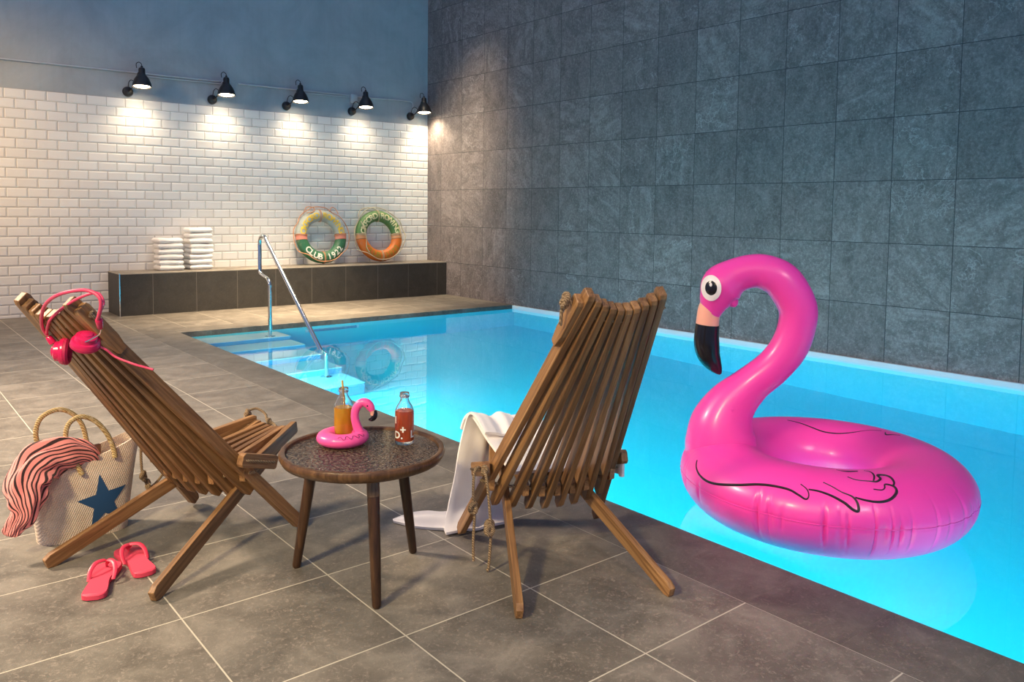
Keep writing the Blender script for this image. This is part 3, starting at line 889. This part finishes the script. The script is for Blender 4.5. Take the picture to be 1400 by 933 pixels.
# ------------------------------------------------------------------ table
TX, TY, TZ = -5.385, -7.799, .436
tb = empty('side_table', (TX, TY, 0), 0, 'round dark wooden side table with three legs and glass inset between the two chairs', 'table')
RT = .271
b = MB(); b.lathe([(0, -.030), (.20, -.034), (RT-.030, -.036), (RT-.010, -.028), (RT-.001, -.012), (RT, -.004), (RT-.004, .004), (RT-.012, .006), (RT-.020, .003), (RT-.022, -.004), (RT-.024, -.010), (0, -.010)], 96, Matrix.Translation((0, 0, TZ-.006)))
b.build('table_rim', M['table_wood'], tb)
b = MB(); b.lathe([(0, -.010), (RT-.0235, -.010), (RT-.0235, -.0045), (RT-.026, -.004), (0, -.004)], 96, Matrix.Translation((0, 0, TZ-.006)))
b.build('glass_inset', M['table_glass'], tb)
for fx, fy, collar in ((-5.536, -7.608, 0), (-5.463, -8.025, 1), (-5.158, -7.752, 0)):
    f = Vector((fx-TX, fy-TY, 0)); t_ = Vector((f.x*.72, f.y*.72, TZ-.035))
    L_ = (t_-f)
    pp = [f+Vector((0, 0, .0)), f+L_*.012, f+L_*.03, f+L_*.4, f+L_*.8, t_+L_.normalized()*.0]
    lg = MB(); lg.tube(pp, [.010, .0135, .0145, .0175, .0195, .0195], 20)
    lo = lg.build('leg', M['table_leg'], tb)
    if collar:
        b = MB(); b.tube([f+L_*.83, f+L_*.92, f+L_*1.0], .0203, 20); b.build('leg_collar', M['knot_wood'], lo)['label'] = 'paler wooden collar at the top of the leg'

# ------------------------------------------------------------------ bottles
def bottle(x, y, z, name, label, liquid, fill, r=.030, h=.165, straw=False):
    root = empty(name, (x, y, z), 0, label, 'bottle')
    H = h
    prof = [(0, 0), (r*.85, 0), (r*.97, .004), (r, .010), (r, H*.58), (r*.97, H*.66), (r*.80, H*.74), (r*.58, H*.80), (r*.45, H*.855), (r*.43, H*.90), (r*.52, H*.915), (r*.55, H*.93), (r*.50, H*.96), (r*.50, H*.99), (r*.46, H)]
    inn = [(r*.38, H), (r*.36, H*.86), (r*.50, H*.80), (r*.72, H*.735), (r*.90, H*.65), (r*.935, H*.57), (r*.935, .012), (0, .010)]
    b = MB(); b.lathe(prof+inn, 40); b.build('glass_bottle', M['glass'], root)
    b = MB(); rl = r*.95
    pl = [(0, .011), (rl*.98, .0125), (rl, .02)]
    if fill <= .6: pl += [(rl, H*fill)]
    else: pl += [(rl, H*.57), (r*.915, H*.65)]
    pl += [(0, pl[-1][1])]
    b.lathe(pl, 40); b.build('drink', M[liquid], root)
    return root
bR = bottle(-5.236, -7.816, TZ-.009, 'drink_bottle', 'glass bottle of red drink standing alone on the side table', 'red_drink', .66, .0325, .176)
# printing on the bottle (wrapped onto the glass)
camdir = math.degrees(math.atan2(-10.13+7.816, -6.676+5.236))
b = MB()
for ch_, size, ang, z0 in (('D', .034, -47, .024), ('.', .034, -16, .024), ('+', .036, -9, .042), ('I', .034, -62, .074), ('L', .034, 54, .026)):
    vs, fs, w = letters(ch_, size, .0010)[0]
    out = []
    for v in vs:
        a = R(camdir) + R(ang) + v.x/.0325
        out.append((.0331*math.cos(a), .0331*math.sin(a), z0+v.y))
    b.add(out, fs)
b.build('lettering', M['cream_print'], bR)
bL = bottle(-5.388, -7.669, TZ+.0095, 'juice_bottle', 'glass bottle of orange juice with a straw inside the small pink flamingo float', 'orange_drink', .60, .0325, .168)
b = MB(); b.tube([(.004, -.003, .088), (.0, .0, .14), (-.004, .003, .192)], .0031, 10)
o = b.build('drinking_straw', M['straw']); o.location = bL.location
tag(o, 'thin amber drinking straw standing in the orange juice bottle', 'straw')

# ------------------------------------------------------------------ small flamingo drink holder
mf = empty('mini_flamingo_float', (-5.405, -7.695, TZ-.009), 0, 'small inflated pink flamingo drink holder on the side table', 'drink holder')
camR = Vector((.772, -.6355, 0)); camF = Vector((.6355, .772, 0))
# ring
vs = []; fs = []; N, n = 80, 20
for i in range(N):
    a = 2*PI*i/N
    for k in range(n):
        c = 2*PI*k/n; pinch = 1-.035*math.exp(-((((a*9/PI) % 1)-.5)/.08)**2)*max(0, math.cos(c))
        r = .058+.030*math.cos(c)*pinch
        vs.append((r*math.cos(a)*1.0, r*math.sin(a)*1.0, .0235+.0225*math.sin(c)*pinch))
for i in range(N):
    for k in range(n): fs.append((i*n+k, i*n+(k+1) % n, ((i+1) % N)*n+(k+1) % n, ((i+1) % N)*n+k))
o = link_mesh('ring_body', vs, fs, M['hot_pink'], mf); fix(o)
def camplane(s, z, d=0): return camR*s + camF*d + Vector((0, 0, z))
neck = [(.062, .020, .019), (.056, .040, .017), (.047, .064, .0150), (.041, .090, .0140), (.043, .114, .0140), (.053, .133, .0140), (.068, .143, .0142), (.083, .139, .0150), (.094, .127, .0140), (.100, .115, .0105)]
neck = spline(neck, 6); b = MB(); b.tube([camplane(s, z) for s, z, r in neck], [r for s, z, r in neck], 18); b.build('neck', M['hot_pink'], mf)
beak = spline([(.099, .118, .0105), (.102, .108, .0092), (.102, .099, .0082)], 4)
b = MB(); b.tube([camplane(s, z) for s, z, r in beak], [r for s, z, r in beak], 14); b.build('beak', M['salmon_vinyl'], mf)
beak = spline([(.107, .116, .0065), (.109, .104, .0088), (.106, .092, .0094), (.097, .085, .0075), (.088, .084, .003)], 4)
b = MB(); b.tube([camplane(s, z) for s, z, r in beak], [r for s, z, r in beak], 14); b.build('beak_tip', M['black_vinyl'], mf)
for sg in (-1, 1):
    b = MB(); b.lathe([(0, .002), (.0025, .0015), (.003, 0)], 14, Matrix.Translation(camplane(.086, .134, sg*.0138)) @ (camF*sg).to_track_quat('Z', 'Y').to_matrix().to_4x4()); b.build('eye', M['black_vinyl'], mf)
# printed wing lines on the ring
def mini_pt(th, ph):
    r = .058+.0306*math.cos(ph); return Vector((r*math.cos(th), r*math.sin(th), .0235+.0232*math.sin(ph)))
b = MB(); base = math.atan2(-.772, -.6355)
for q in ((.0, .2), (.3, .35), (.62, .25), (.9, .3)):
    pts = [mini_pt(base+q[0]+t*.33, .75+.25*math.sin(t*PI*2)+q[1]*.2) for t in [k/10 for k in range(11)]]
    b.tube(pts, .0007, 5)
b.build('wing_drawing', M['print_black'], mf)

# ------------------------------------------------------------------ large flamingo float
FC = Vector((-3.534, -8.391, .12)); FA = R(125)
fl = empty('flamingo_pool_float', tuple(FC), FA, 'large inflatable pink flamingo swim ring floating in the pool', 'pool float')
R0, RA = .394, .19
rr = random.Random(3)
wr = [(rr.uniform(0, 2*PI), rr.uniform(.006, .020), rr.uniform(.35, 1.0), rr.uniform(.18, .6)) for _ in range(62)]
def float_pt(th, ph, lift=0.0, wrinkle=True):
    bz_ = .145 if math.sin(ph) > 0 else .17
    k = 1.0
    if wrinkle:
        pw = math.atan2(math.sin(ph), math.cos(ph))
        if abs(pw) < 1.1:
            for (t0, w, a, ln) in wr:
                d = (th-t0+PI) % (2*PI)-PI
                if abs(d) < w*4: k -= .048*a*math.exp(-(d/w)**2)*math.exp(-((pw+.08)/ln)**2)
            k -= .012*math.exp(-(pw/.035)**2)
    r = R0+(RA*k+lift)*math.cos(ph)
    return Vector((r*math.cos(th), r*math.sin(th), (bz_*k+lift)*math.sin(ph)))
N, n = 720, 96; vs = []; fs = []
for i in range(N):
    for k in range(n):
        ph = 2*PI*k/n
        if k < n: ph = 2*PI*(k/n) - .28*math.sin(2*PI*k/n)*1.0      # finer rings near the seam
        vs.append(float_pt(2*PI*i/N, ph))
for i in range(N):
    for k in range(n): fs.append((i*n+k, i*n+(k+1) % n, ((i+1) % N)*n+(k+1) % n, ((i+1) % N)*n+k))
ring = link_mesh('swim_ring', vs, fs, M['pink_vinyl'], fl); fix(ring)
b = MB(); b.tube([float_pt(2*PI*i/360, 0, .0015) for i in range(360)], .0022, 6, closed=True); b.build('seam', M['pink_vinyl'], fl)
NP = [(.416, .060, .150), (.416, .114, .150), (.410, .195, .134), (.373, .282, .105), (.296, .371, .080), (.209, .453, .075), (.149, .538, .077), (.120, .630, .077), (.120, .717, .079), (.179, .817, .080), (.248, .855, .075), (.307, .859, .072), (.373, .838, .075), (.426, .795, .090), (.455, .735, .070), (.470, .695, .052), (.479, .672, .047)]
NS = spline(NP, 8)
b = MB(); b.tube([(s, 0, z) for s, z, r in NS], [r for s, z, r in NS], 40)
neck = b.build('neck', M['pink_vinyl'], fl)
# seam along the neck
# pinch under the chin
b = MB()
lipc = spline([(.405, .750, .040), (.385, .728, .030), (.372, .714, .018), (.366, .708, .008)], 4)
b.tube([(s, 0, z) for s, z, r in lipc], [(r*1.0, r*1.2) for s, z, r in lipc], 16); b.build('chin', M['pink_vinyl'], fl)
BK = [(.470, .720, .046), (.477, .690, .049), (.482, .668, .0485), (.486, .624, .049), (.487, .605, .050)]
S_ = spline(BK, 6); b = MB(); b.tube([(s, 0, z) for s, z, r in S_], [r for s, z, r in S_], 32); b.build('beak', M['salmon_vinyl'], fl)
BT = [(.485, .622, .0505), (.488, .575, .053), (.486, .530, .054), (.476, .488, .049), (.455, .450, .036), (.435, .422, .020), (.424, .408, .006)]
S_ = spline(BT, 6); b = MB(); b.tube([(s, 0, z) for s, z, r in S_], [r for s, z, r in S_], 32); b.build('beak_tip', M['black_vinyl'], fl)['label'] = 'black curved beak tip'
# eyes: printed discs lying on both sides of the head
def head_pt(s, z, sg, lift):
    best = min(NS+[(.426, .795, .09)], key=lambda q: (q[0]-s)**2+(q[1]-z)**2)
    y = max(0.0, 1e9)
    for (a, c, r) in NS[80:]:
        d2 = (a-s)**2+(c-z)**2
        if d2 < r*r: y = min(y, 1e9) if y < 1e9 else 0; y = max(y if y < 1e8 else 0, math.sqrt(r*r-d2))
    if y > 1e8: y = .03
    return Vector((s, sg*(y+lift), z))
def eye_disc(sg, cx, cz, rx, rz, lift, m, name, tilt=.0):
    vs = [head_pt(cx, cz, sg, lift)]; fs = []; K, J = 32, 5
    for j in range(1, J+1):
        for k in range(K):
            a = 2*PI*k/K; x_ = rx*j/J*math.cos(a); z_ = rz*j/J*math.sin(a)
            vs.append(head_pt(cx+x_*math.cos(tilt)-z_*math.sin(tilt), cz+x_*math.sin(tilt)+z_*math.cos(tilt), sg, lift if j < J else lift-.001))
    for k in range(K): fs.append((0, 1+k, 1+(k+1) % K))
    for j in range(J-1):
        for k in range(K):
            a = 1+j*K+k; c = 1+j*K+(k+1) % K; fs.append((a, a+K, c+K, c))
    if sg < 0: fs = [tuple(reversed(f)) for f in fs]
    return vs, fs
for sg in (-1, 1):
    e = None
    for nm, cx, cz, rx, rz, li, m in (('eye', .4725, .787, .043, .055, .003, 'white_vinyl'), ('pupil', .4725, .788, .025, .031, .0045, 'black_vinyl'), ('eye_highlight', .474, .802, .006, .008, .006, 'white_vinyl')):
        vs, fs = eye_disc(sg, cx, cz, rx, rz, li, M[m], nm)
        o = link_mesh(nm, vs, fs, M[m], fl if e is None else e)
        if e is None: e = o
DRAW = {'A': [(23.2, 35.1), (26.3, 26.2), (31.1, 19.6), (37.1, 17.2), (43.5, 20.5), (52.5, 29.7), (60.3, 38.7), (66.2, 41.8), (72.2, 41.4), (76.2, 36.3), (78.6, 32.3), (79.6, 34.3), (79.7, 40.3), (78.6, 46.9), (76.2, 52.4)],
'B': [(79.5, 46.4), (83.3, 45.9), (87.8, 41.7), (92.1, 34.2), (94.9, 26.0), (96.6, 24.2), (97.0, 29.1), (96.6, 37.2), (95.1, 43.6), (91.6, 48.5), (88.0, 55.8), (84.9, 60.6)],
'C': [(96.4, 42.2), (100.3, 38.9), (104.8, 37.4), (108.8, 40.1), (112.2, 46.8), (114.0, 53.8), (113.6, 59.8), (110.8, 63.0), (109.5, 57.4), (107.7, 54.3), (104.5, 55.3)],
'D': [(113.6, 59.8), (115.6, 65.9), (116.3, 75.7), (114.5, 80.8), (111.2, 81.3), (110.7, 73.8), (107.7, 68.0), (104.5, 68.8), (99.1, 70.5), (95.8, 75.9)],
'E': [(106.5, 69.0), (109.3, 81.4), (109.9, 92.1), (107.7, 97.7)],
'F': [(103.3, 93.8), (96.7, 90.9), (91.9, 95.5)],
'G': [(289.5, 99.2), (282.3, 107.2), (273.6, 117.8), (263.4, 125.6), (250.5, 125.0), (239.5, 116.1), (231.5, 101.7), (225.3, 92.1)],
'H': [(221.8, 93.8), (218.0, 101.0), (215.9, 95.7), (213.1, 86.6)]}
for keys in ('ABCDEF', 'GH'):
    b = MB()
    for kx in keys:
        P_ = spline(DRAW[kx], 6); rb = .0056 if kx in 'ABCD' else .0038
        pts = [float_pt(R(t), R(p), -.0005) for t, p in P_]; nn = len(pts)
        b.tube(pts, [rb*(.45+.55*math.sin(PI*min(1, (i+1)/nn*1.15+.05))) if nn > 1 else rb for i in range(nn)], 6)
    b.build('wing_drawing', M['print_black'], fl)
b = MB(); vp = (.296-.035, .32)
b.lathe([(0, .010), (.006, .009), (.010, .004), (.012, 0)], 16, Matrix.Translation((.372, .098, .275)) @ Vector((0, 1, 0)).to_track_quat('Z', 'Y').to_matrix().to_4x4())
b.build('air_valve', M['pink_vinyl'], fl)

# ------------------------------------------------------------------ flip flops
def flipflop(x, y, rz, label, mirror):
    root = empty('flip_flop', (x, y, 0), rz, label, 'flip flop', 'pink flip flops on the floor')
    out = [(-.118, .0, .030), (-.105, .0, .036), (-.07, .001, .0345), (-.03, .003, .031), (0, .005, .032), (.04, .006, .040), (.075, .004, .044), (.10, .0, .041), (.118, -.004, .030), (.128, -.006, .012)]
    out = spline([(a, c*mirror, w) for a, c, w in out], 5)
    L_ = [(x_, c+w) for x_, c, w in out]; Rr_ = [(x_, c-w) for x_, c, w in reversed(out)]
    loop = [( -.126, .016)]+L_+Rr_+[(-.126, -.016)]
    b = MB(); n_ = len(loop); cz = [(0, .0, .94), (.003, 0, 1), (.0165, 0, 1), (.0195, 0, .965)]
    vs = []
    for z, _, k in cz:
        for (px, py) in loop: vs.append((px*k, py*k, z))
    fs = [tuple(reversed(range(n_))), tuple(range(3*n_, 4*n_))]
    for i in range(3):
        for k in range(n_): k2 = (k+1) % n_; fs.append((i*n_+k, i*n_+k2, (i+1)*n_+k2, (i+1)*n_+k))
    b.add(vs, fs); b.build('sole', M['flipflop'], root)
    st = spline([(-.012, .036*1, .014, .006), (.015, .037, .036, .007), (.045, .026, .050, .0075), (.072, .004*mirror, .046, .008), (.080, .002*mirror, .030, .006)], 6)
    b = MB()
    for sg in (1, -1):
        P_ = [(p[0], p[1]*sg if i < len(st)*.66 else p[1]*sg*(1), p[2]) for i, p in enumerate(st)]
        b.tube(P_, [(.0030, p[3]*1.0) for p in st], 10)
    b.tube([(.080, .002*mirror, .034), (.082, .002*mirror, .018)], .004, 10)
    b.build('strap', M['flip_strap'], root)
    return root
flipflop(-6.080, -7.332, math.atan2(.186, .084), 'pink flip flop lying nearer the camera, left one of the pair', 1)
flipflop(-5.958, -7.250, math.atan2(.223, -.006), 'pink flip flop lying beside the chair leg, right one of the pair', -1)

# ------------------------------------------------------------------ tote bag
bg = empty('straw_tote_bag', (-6.035, -6.84, 0), R(1.5), 'woven straw tote bag with a blue star standing behind the left chair', 'bag')
def bag_pt(a, t):
    """a: angle round the bag, t: height 0..1 ; front is -y"""
    wx = .152+.028*t+.012*t*t; wy = .075-.010*t
    c, s_ = math.cos(a), math.sin(a); e = .5
    x_ = wx*math.copysign(abs(c)**e, c); y_ = wy*math.copysign(abs(s_)**.75, s_)
    H_ = .292 + .085*(x_/.18)*.5 + .018*(abs(x_)/.18)**2
    z_ = H_*t
    y_ += -.010*math.sin(t*PI)*(1 if s_ < 0 else -1)*abs(s_)
    x_ += .012*t*t
    return Vector((x_, y_, z_))
vs = []; fs = []; K, J = 96, 28
for inner in (0, 1):
    for j in range(J+1):
        for k in range(K):
            p = bag_pt(2*PI*k/K, j/J)
            if inner: p = Vector((p.x*.975, p.y*.92, p.z if j == J else max(p.z, .006)))
            vs.append(p)
o1 = (J+1)*K
for j in range(J):
    for k in range(K):
        k2 = (k+1) % K; a = j*K+k; c = j*K+k2
        fs.append((a, c, c+K, a+K)); fs.append((a+o1, a+K+o1, c+K+o1, c+o1))
for k in range(K):
    k2 = (k+1) % K; fs.append((J*K+k, J*K+k2, J*K+k2+o1, J*K+k+o1))
fs.append(tuple(reversed(range(K)))); fs.append(tuple(o1+k for k in range(K)))
bo = link_mesh('bag_body', vs, fs, M['bag'], bg); fix(bo)
def front_pt(x_, z_, lift):
    lo_, hi_ = PI, 1.5*PI
    best = None
    for k in range(240):
        a = PI+PI*k/239
        for t in (min(1, max(0, z_/.33)),):
            p = bag_pt(a, t)
            for _ in range(3):
                t = min(1, max(0, t*z_/max(p.z, 1e-4))); p = bag_pt(a, t)
            d_ = abs(p.x-x_)
            if best is None or d_ < best[0]: best = (d_, p)
    return Vector((x_, best[1].y-lift, z_))
# star (five points) pressed onto the front
sc = (.052, .128); ro_, ri_ = .098, .040
tips = []
for k in range(10):
    a = R(97-36*k); r_ = ro_ if k % 2 == 0 else ri_
    tips.append((sc[0]+r_*math.cos(a)*.92, sc[1]+r_*math.sin(a)*1.08))
vs = [front_pt(sc[0], sc[1], .0022)]; fs = []; rings_ = 4; per = []
for k in range(10):
    for q in range(4):
        t = q/4; a, c = tips[k], tips[(k+1) % 10]; per.append((a[0]+(c[0]-a[0])*t, a[1]+(c[1]-a[1])*t))
K2 = len(per)
for j in range(1, rings_+1):
    for (px, pz) in per: vs.append(front_pt(sc[0]+(px-sc[0])*j/rings_, sc[1]+(pz-sc[1])*j/rings_, .0022))
for k in range(K2): fs.append((0, 1+k, 1+(k+1) % K2))
for j in range(rings_-1):
    for k in range(K2):
        a = 1+j*K2+k; c = 1+j*K2+(k+1) % K2; fs.append((a, a+K2, c+K2, c))
s_ = link_mesh('star', vs, fs, M['star'], bg); fix(s_)
bgl = lambda p: Vector((p[0]+6.035, p[1]+6.84, p[2]))
H1 = [(-6.052, -6.922, .245), (-6.064, -6.915, .275), (-6.083, -6.905, .325), (-6.099, -6.900, .38), (-6.088, -6.897, .432), (-6.049, -6.895, .453), (-6.001, -6.897, .430), (-5.962, -6.905, .375), (-5.943, -6.912, .318), (-5.940, -6.920, .285)]
H2 = [(-6.150, -6.775, .27), (-6.160, -6.765, .32), (-6.168, -6.76, .388), (-6.147, -6.76, .44), (-6.093, -6.757, .459), (-6.044, -6.756, .435), (-6.012, -6.758, .385), (-6.000, -6.768, .317), (-5.998, -6.778, .27)]
for P_ in (H1, H2):
    b = MB(); b.tube(spline([bgl(p) for p in P_], 8), .0088, 12); b.build('bag_handle', M['handle'], bg)
b = MB(); b.box(-.045, .075, .028, .040, .235, .318); b.build('inner_tag', M['leather'], bg, False, .006)
# lining seen at the rim
# ------------------------------------------------------------------ striped scarf
sf = empty('striped_scarf', (-6.2, -6.92, 0), 0, 'pink and black striped scarf spilling over the left rim of the straw bag', 'scarf')
sp = [(-5.99, -6.85, .268, .030, .018), (-6.03, -6.885, .300, .045, .028), (-6.08, -6.90, .318, .058, .036), (-6.14, -6.905, .320, .066, .042), (-6.19, -6.915, .298, .070, .046), (-6.225, -6.935, .255, .066, .046), (-6.235, -6.955, .205, .058, .040), (-6.243, -6.965, .160, .044, .032), (-6.268, -6.97, .125, .030, .022), (-6.287, -6.975, .103, .026, .016), (-6.292, -6.975, .094, .012, .008)]
S_ = spline(sp, 8); n_ = 48; vs = []; fs = []; uvs = []
pts = [Vector(q[:3])-Vector((-6.2, -6.92, 0)) for q in S_]
for i, q in enumerate(S_):
    tn = (pts[min(i+1, len(pts)-1)]-pts[max(i-1, 0)]).normalized()
    side = tn.cross(Vector((.6355, .772, 0))).normalized(); dep = side.cross(tn).normalized()
    for k in range(n_):
        a = 2*PI*k/n_
        f_ = 1+.13*math.sin(a*5+i*.11)+.11*math.sin(a*9-i*.2)+.05*math.sin(i*.55+a)
        vs.append(pts[i]+side*(q[3]*f_*math.cos(a))+dep*(q[4]*f_*math.sin(a))); uvs.append((k/n_ if k <= n_/2 else 1-k/n_, i/len(S_)))
for i in range(len(S_)-1):
    for k in range(n_): k2 = (k+1) % n_; fs.append((i*n_+k, i*n_+k2, (i+1)*n_+k2, (i+1)*n_+k))
fs.append(tuple(reversed(range(n_)))); fs.append(tuple(range((len(S_)-1)*n_, len(S_)*n_)))
o = link_mesh('cloth', vs, fs, M['scarf'], sf, True, uvs)

for o in list(bpy.data.objects):
    if o.type == 'MESH' and o.parent and o.name.split('.')[0] in ('wire_frame', 'conduit_pipe', 'rope', 'grab_rope'): split_loose(o)
# ------------------------------------------------------------------ light
w = bpy.data.worlds.new('World'); bpy.context.scene.world = w; w.use_nodes = True
w.node_tree.nodes['Background'].inputs[0].default_value = (.19, .28, .50, 1)
w.node_tree.nodes['Background'].inputs[1].default_value = 1.0
def area(name, loc, rot, sx, sy, e, c, spread=180):
    d = bpy.data.lights.new(name, 'AREA'); d.shape = 'RECTANGLE'; d.size = sx; d.size_y = sy; d.energy = e; d.color = c; d.spread = R(spread)
    o = bpy.data.objects.new(name, d); col.objects.link(o); o.location = loc; o.rotation_euler = rot
    return o
def aim(o, t):
    o.rotation_euler = (Vector(t)-Vector(o.location)).to_track_quat('-Z', 'Y').to_euler()
k = area('unseen_warm_light', (-8.7, -9.0, 3.1), (0, 0, 0), .45, .45, 60, (1.0, .80, .44), 95); aim(k, (-6.3, -7.9, 0))
k = area('unseen_warm_light', (-8.2, -4.4, 3.4), (0, 0, 0), .6, .6, 210, (1.0, .80, .58), 100); aim(k, (-6.4, -5.0, 0))  # added warm fill for the floor on the far left
k = area('unseen_warm_light', (-7.4, -10.6, 3.0), (0, 0, 0), .5, .5, 12, (1.0, .80, .56), 75); aim(k, (-6.2, -9.0, 0))  # weak extra fill over the near left floor, not a fitting of the room
k = area('unseen_warm_light', (-5.2, -11.4, 3.2), (0, 0, 0), .6, .6, 5, (1.0, .84, .80), 50); aim(k, (-3.7, -8.3, .3))  # faint light put in to lift the flamingo float
k = area('unseen_warm_light', (-3.0, -2.4, 4.4), (0, 0, 0), .6, .6, 95, (1.0, .78, .50), 52); aim(k, (-2.7, -1.5, 0))  # added source that brightens the floor in front of the bench
k = area('unseen_warm_light', (-1.5, -1.7, 4.4), (0, 0, 0), .9, .9, 15, (1.0, .80, .50), 42); aim(k, (.1, -.85, 1.2))  # extra light supplying the warm glow on the slate near the corner
k = area('unseen_warm_light', (-7.2, -2.0, 3.3), (0, 0, 0), .5, .5, 30, (1.0, .64, .25), 90); aim(k, (-5.3, 0, 1.0))  # invented source that warms the left end of the tiled wall
# underwater pool lights along the near wall of the basin
for y in (-11.2, -9.6, -8.0, -6.4, -4.8):
    area('underwater_light', (PE+.03, y, -.42), (0, R(-66), 0), .5, 1.2, 58, (.50, .80, .62))
area('underwater_light', (PE+.03, -4.1, -.9), (0, R(-80), 0), .4, .8, 40, (.6, 1.0, .84))

# ------------------------------------------------------------------ camera
cd_ = bpy.data.cameras.new('Camera'); cam = bpy.data.objects.new('Camera', cd_); col.objects.link(cam)
f, yaw, pitch, roll = 1100.2787, .6884, .0638, .0122
Fv = Vector((math.sin(yaw)*math.cos(pitch), math.cos(yaw)*math.cos(pitch), -math.sin(pitch)))
Rv = Vector((math.cos(yaw), -math.sin(yaw), 0)); Uv = Rv.cross(Fv)
R2 = Rv*math.cos(roll)+Uv*math.sin(roll); U2 = Uv*math.cos(roll)-Rv*math.sin(roll)
m4 = Matrix((R2, U2, -Fv)).transposed().to_4x4(); m4.translation = Vector((-6.6758, -10.1328, 1.2229))
cam.matrix_world = m4
cd_.sensor_width = 36; cd_.lens = f/1400*36; cd_.shift_y = -107.4749/1400
cd_.clip_start = .05
sc_ = bpy.context.scene; sc_.camera = cam
sc_.view_settings.view_transform = 'Standard'; sc_.view_settings.look = 'None'
sc_.view_settings.gamma = 1; sc_.view_settings.exposure = 0.0; sc_.view_settings.use_curve_mapping = False
sc_.cycles.max_bounces = 10; sc_.cycles.transmission_bounces = 8; sc_.cycles.transparent_max_bounces = 8
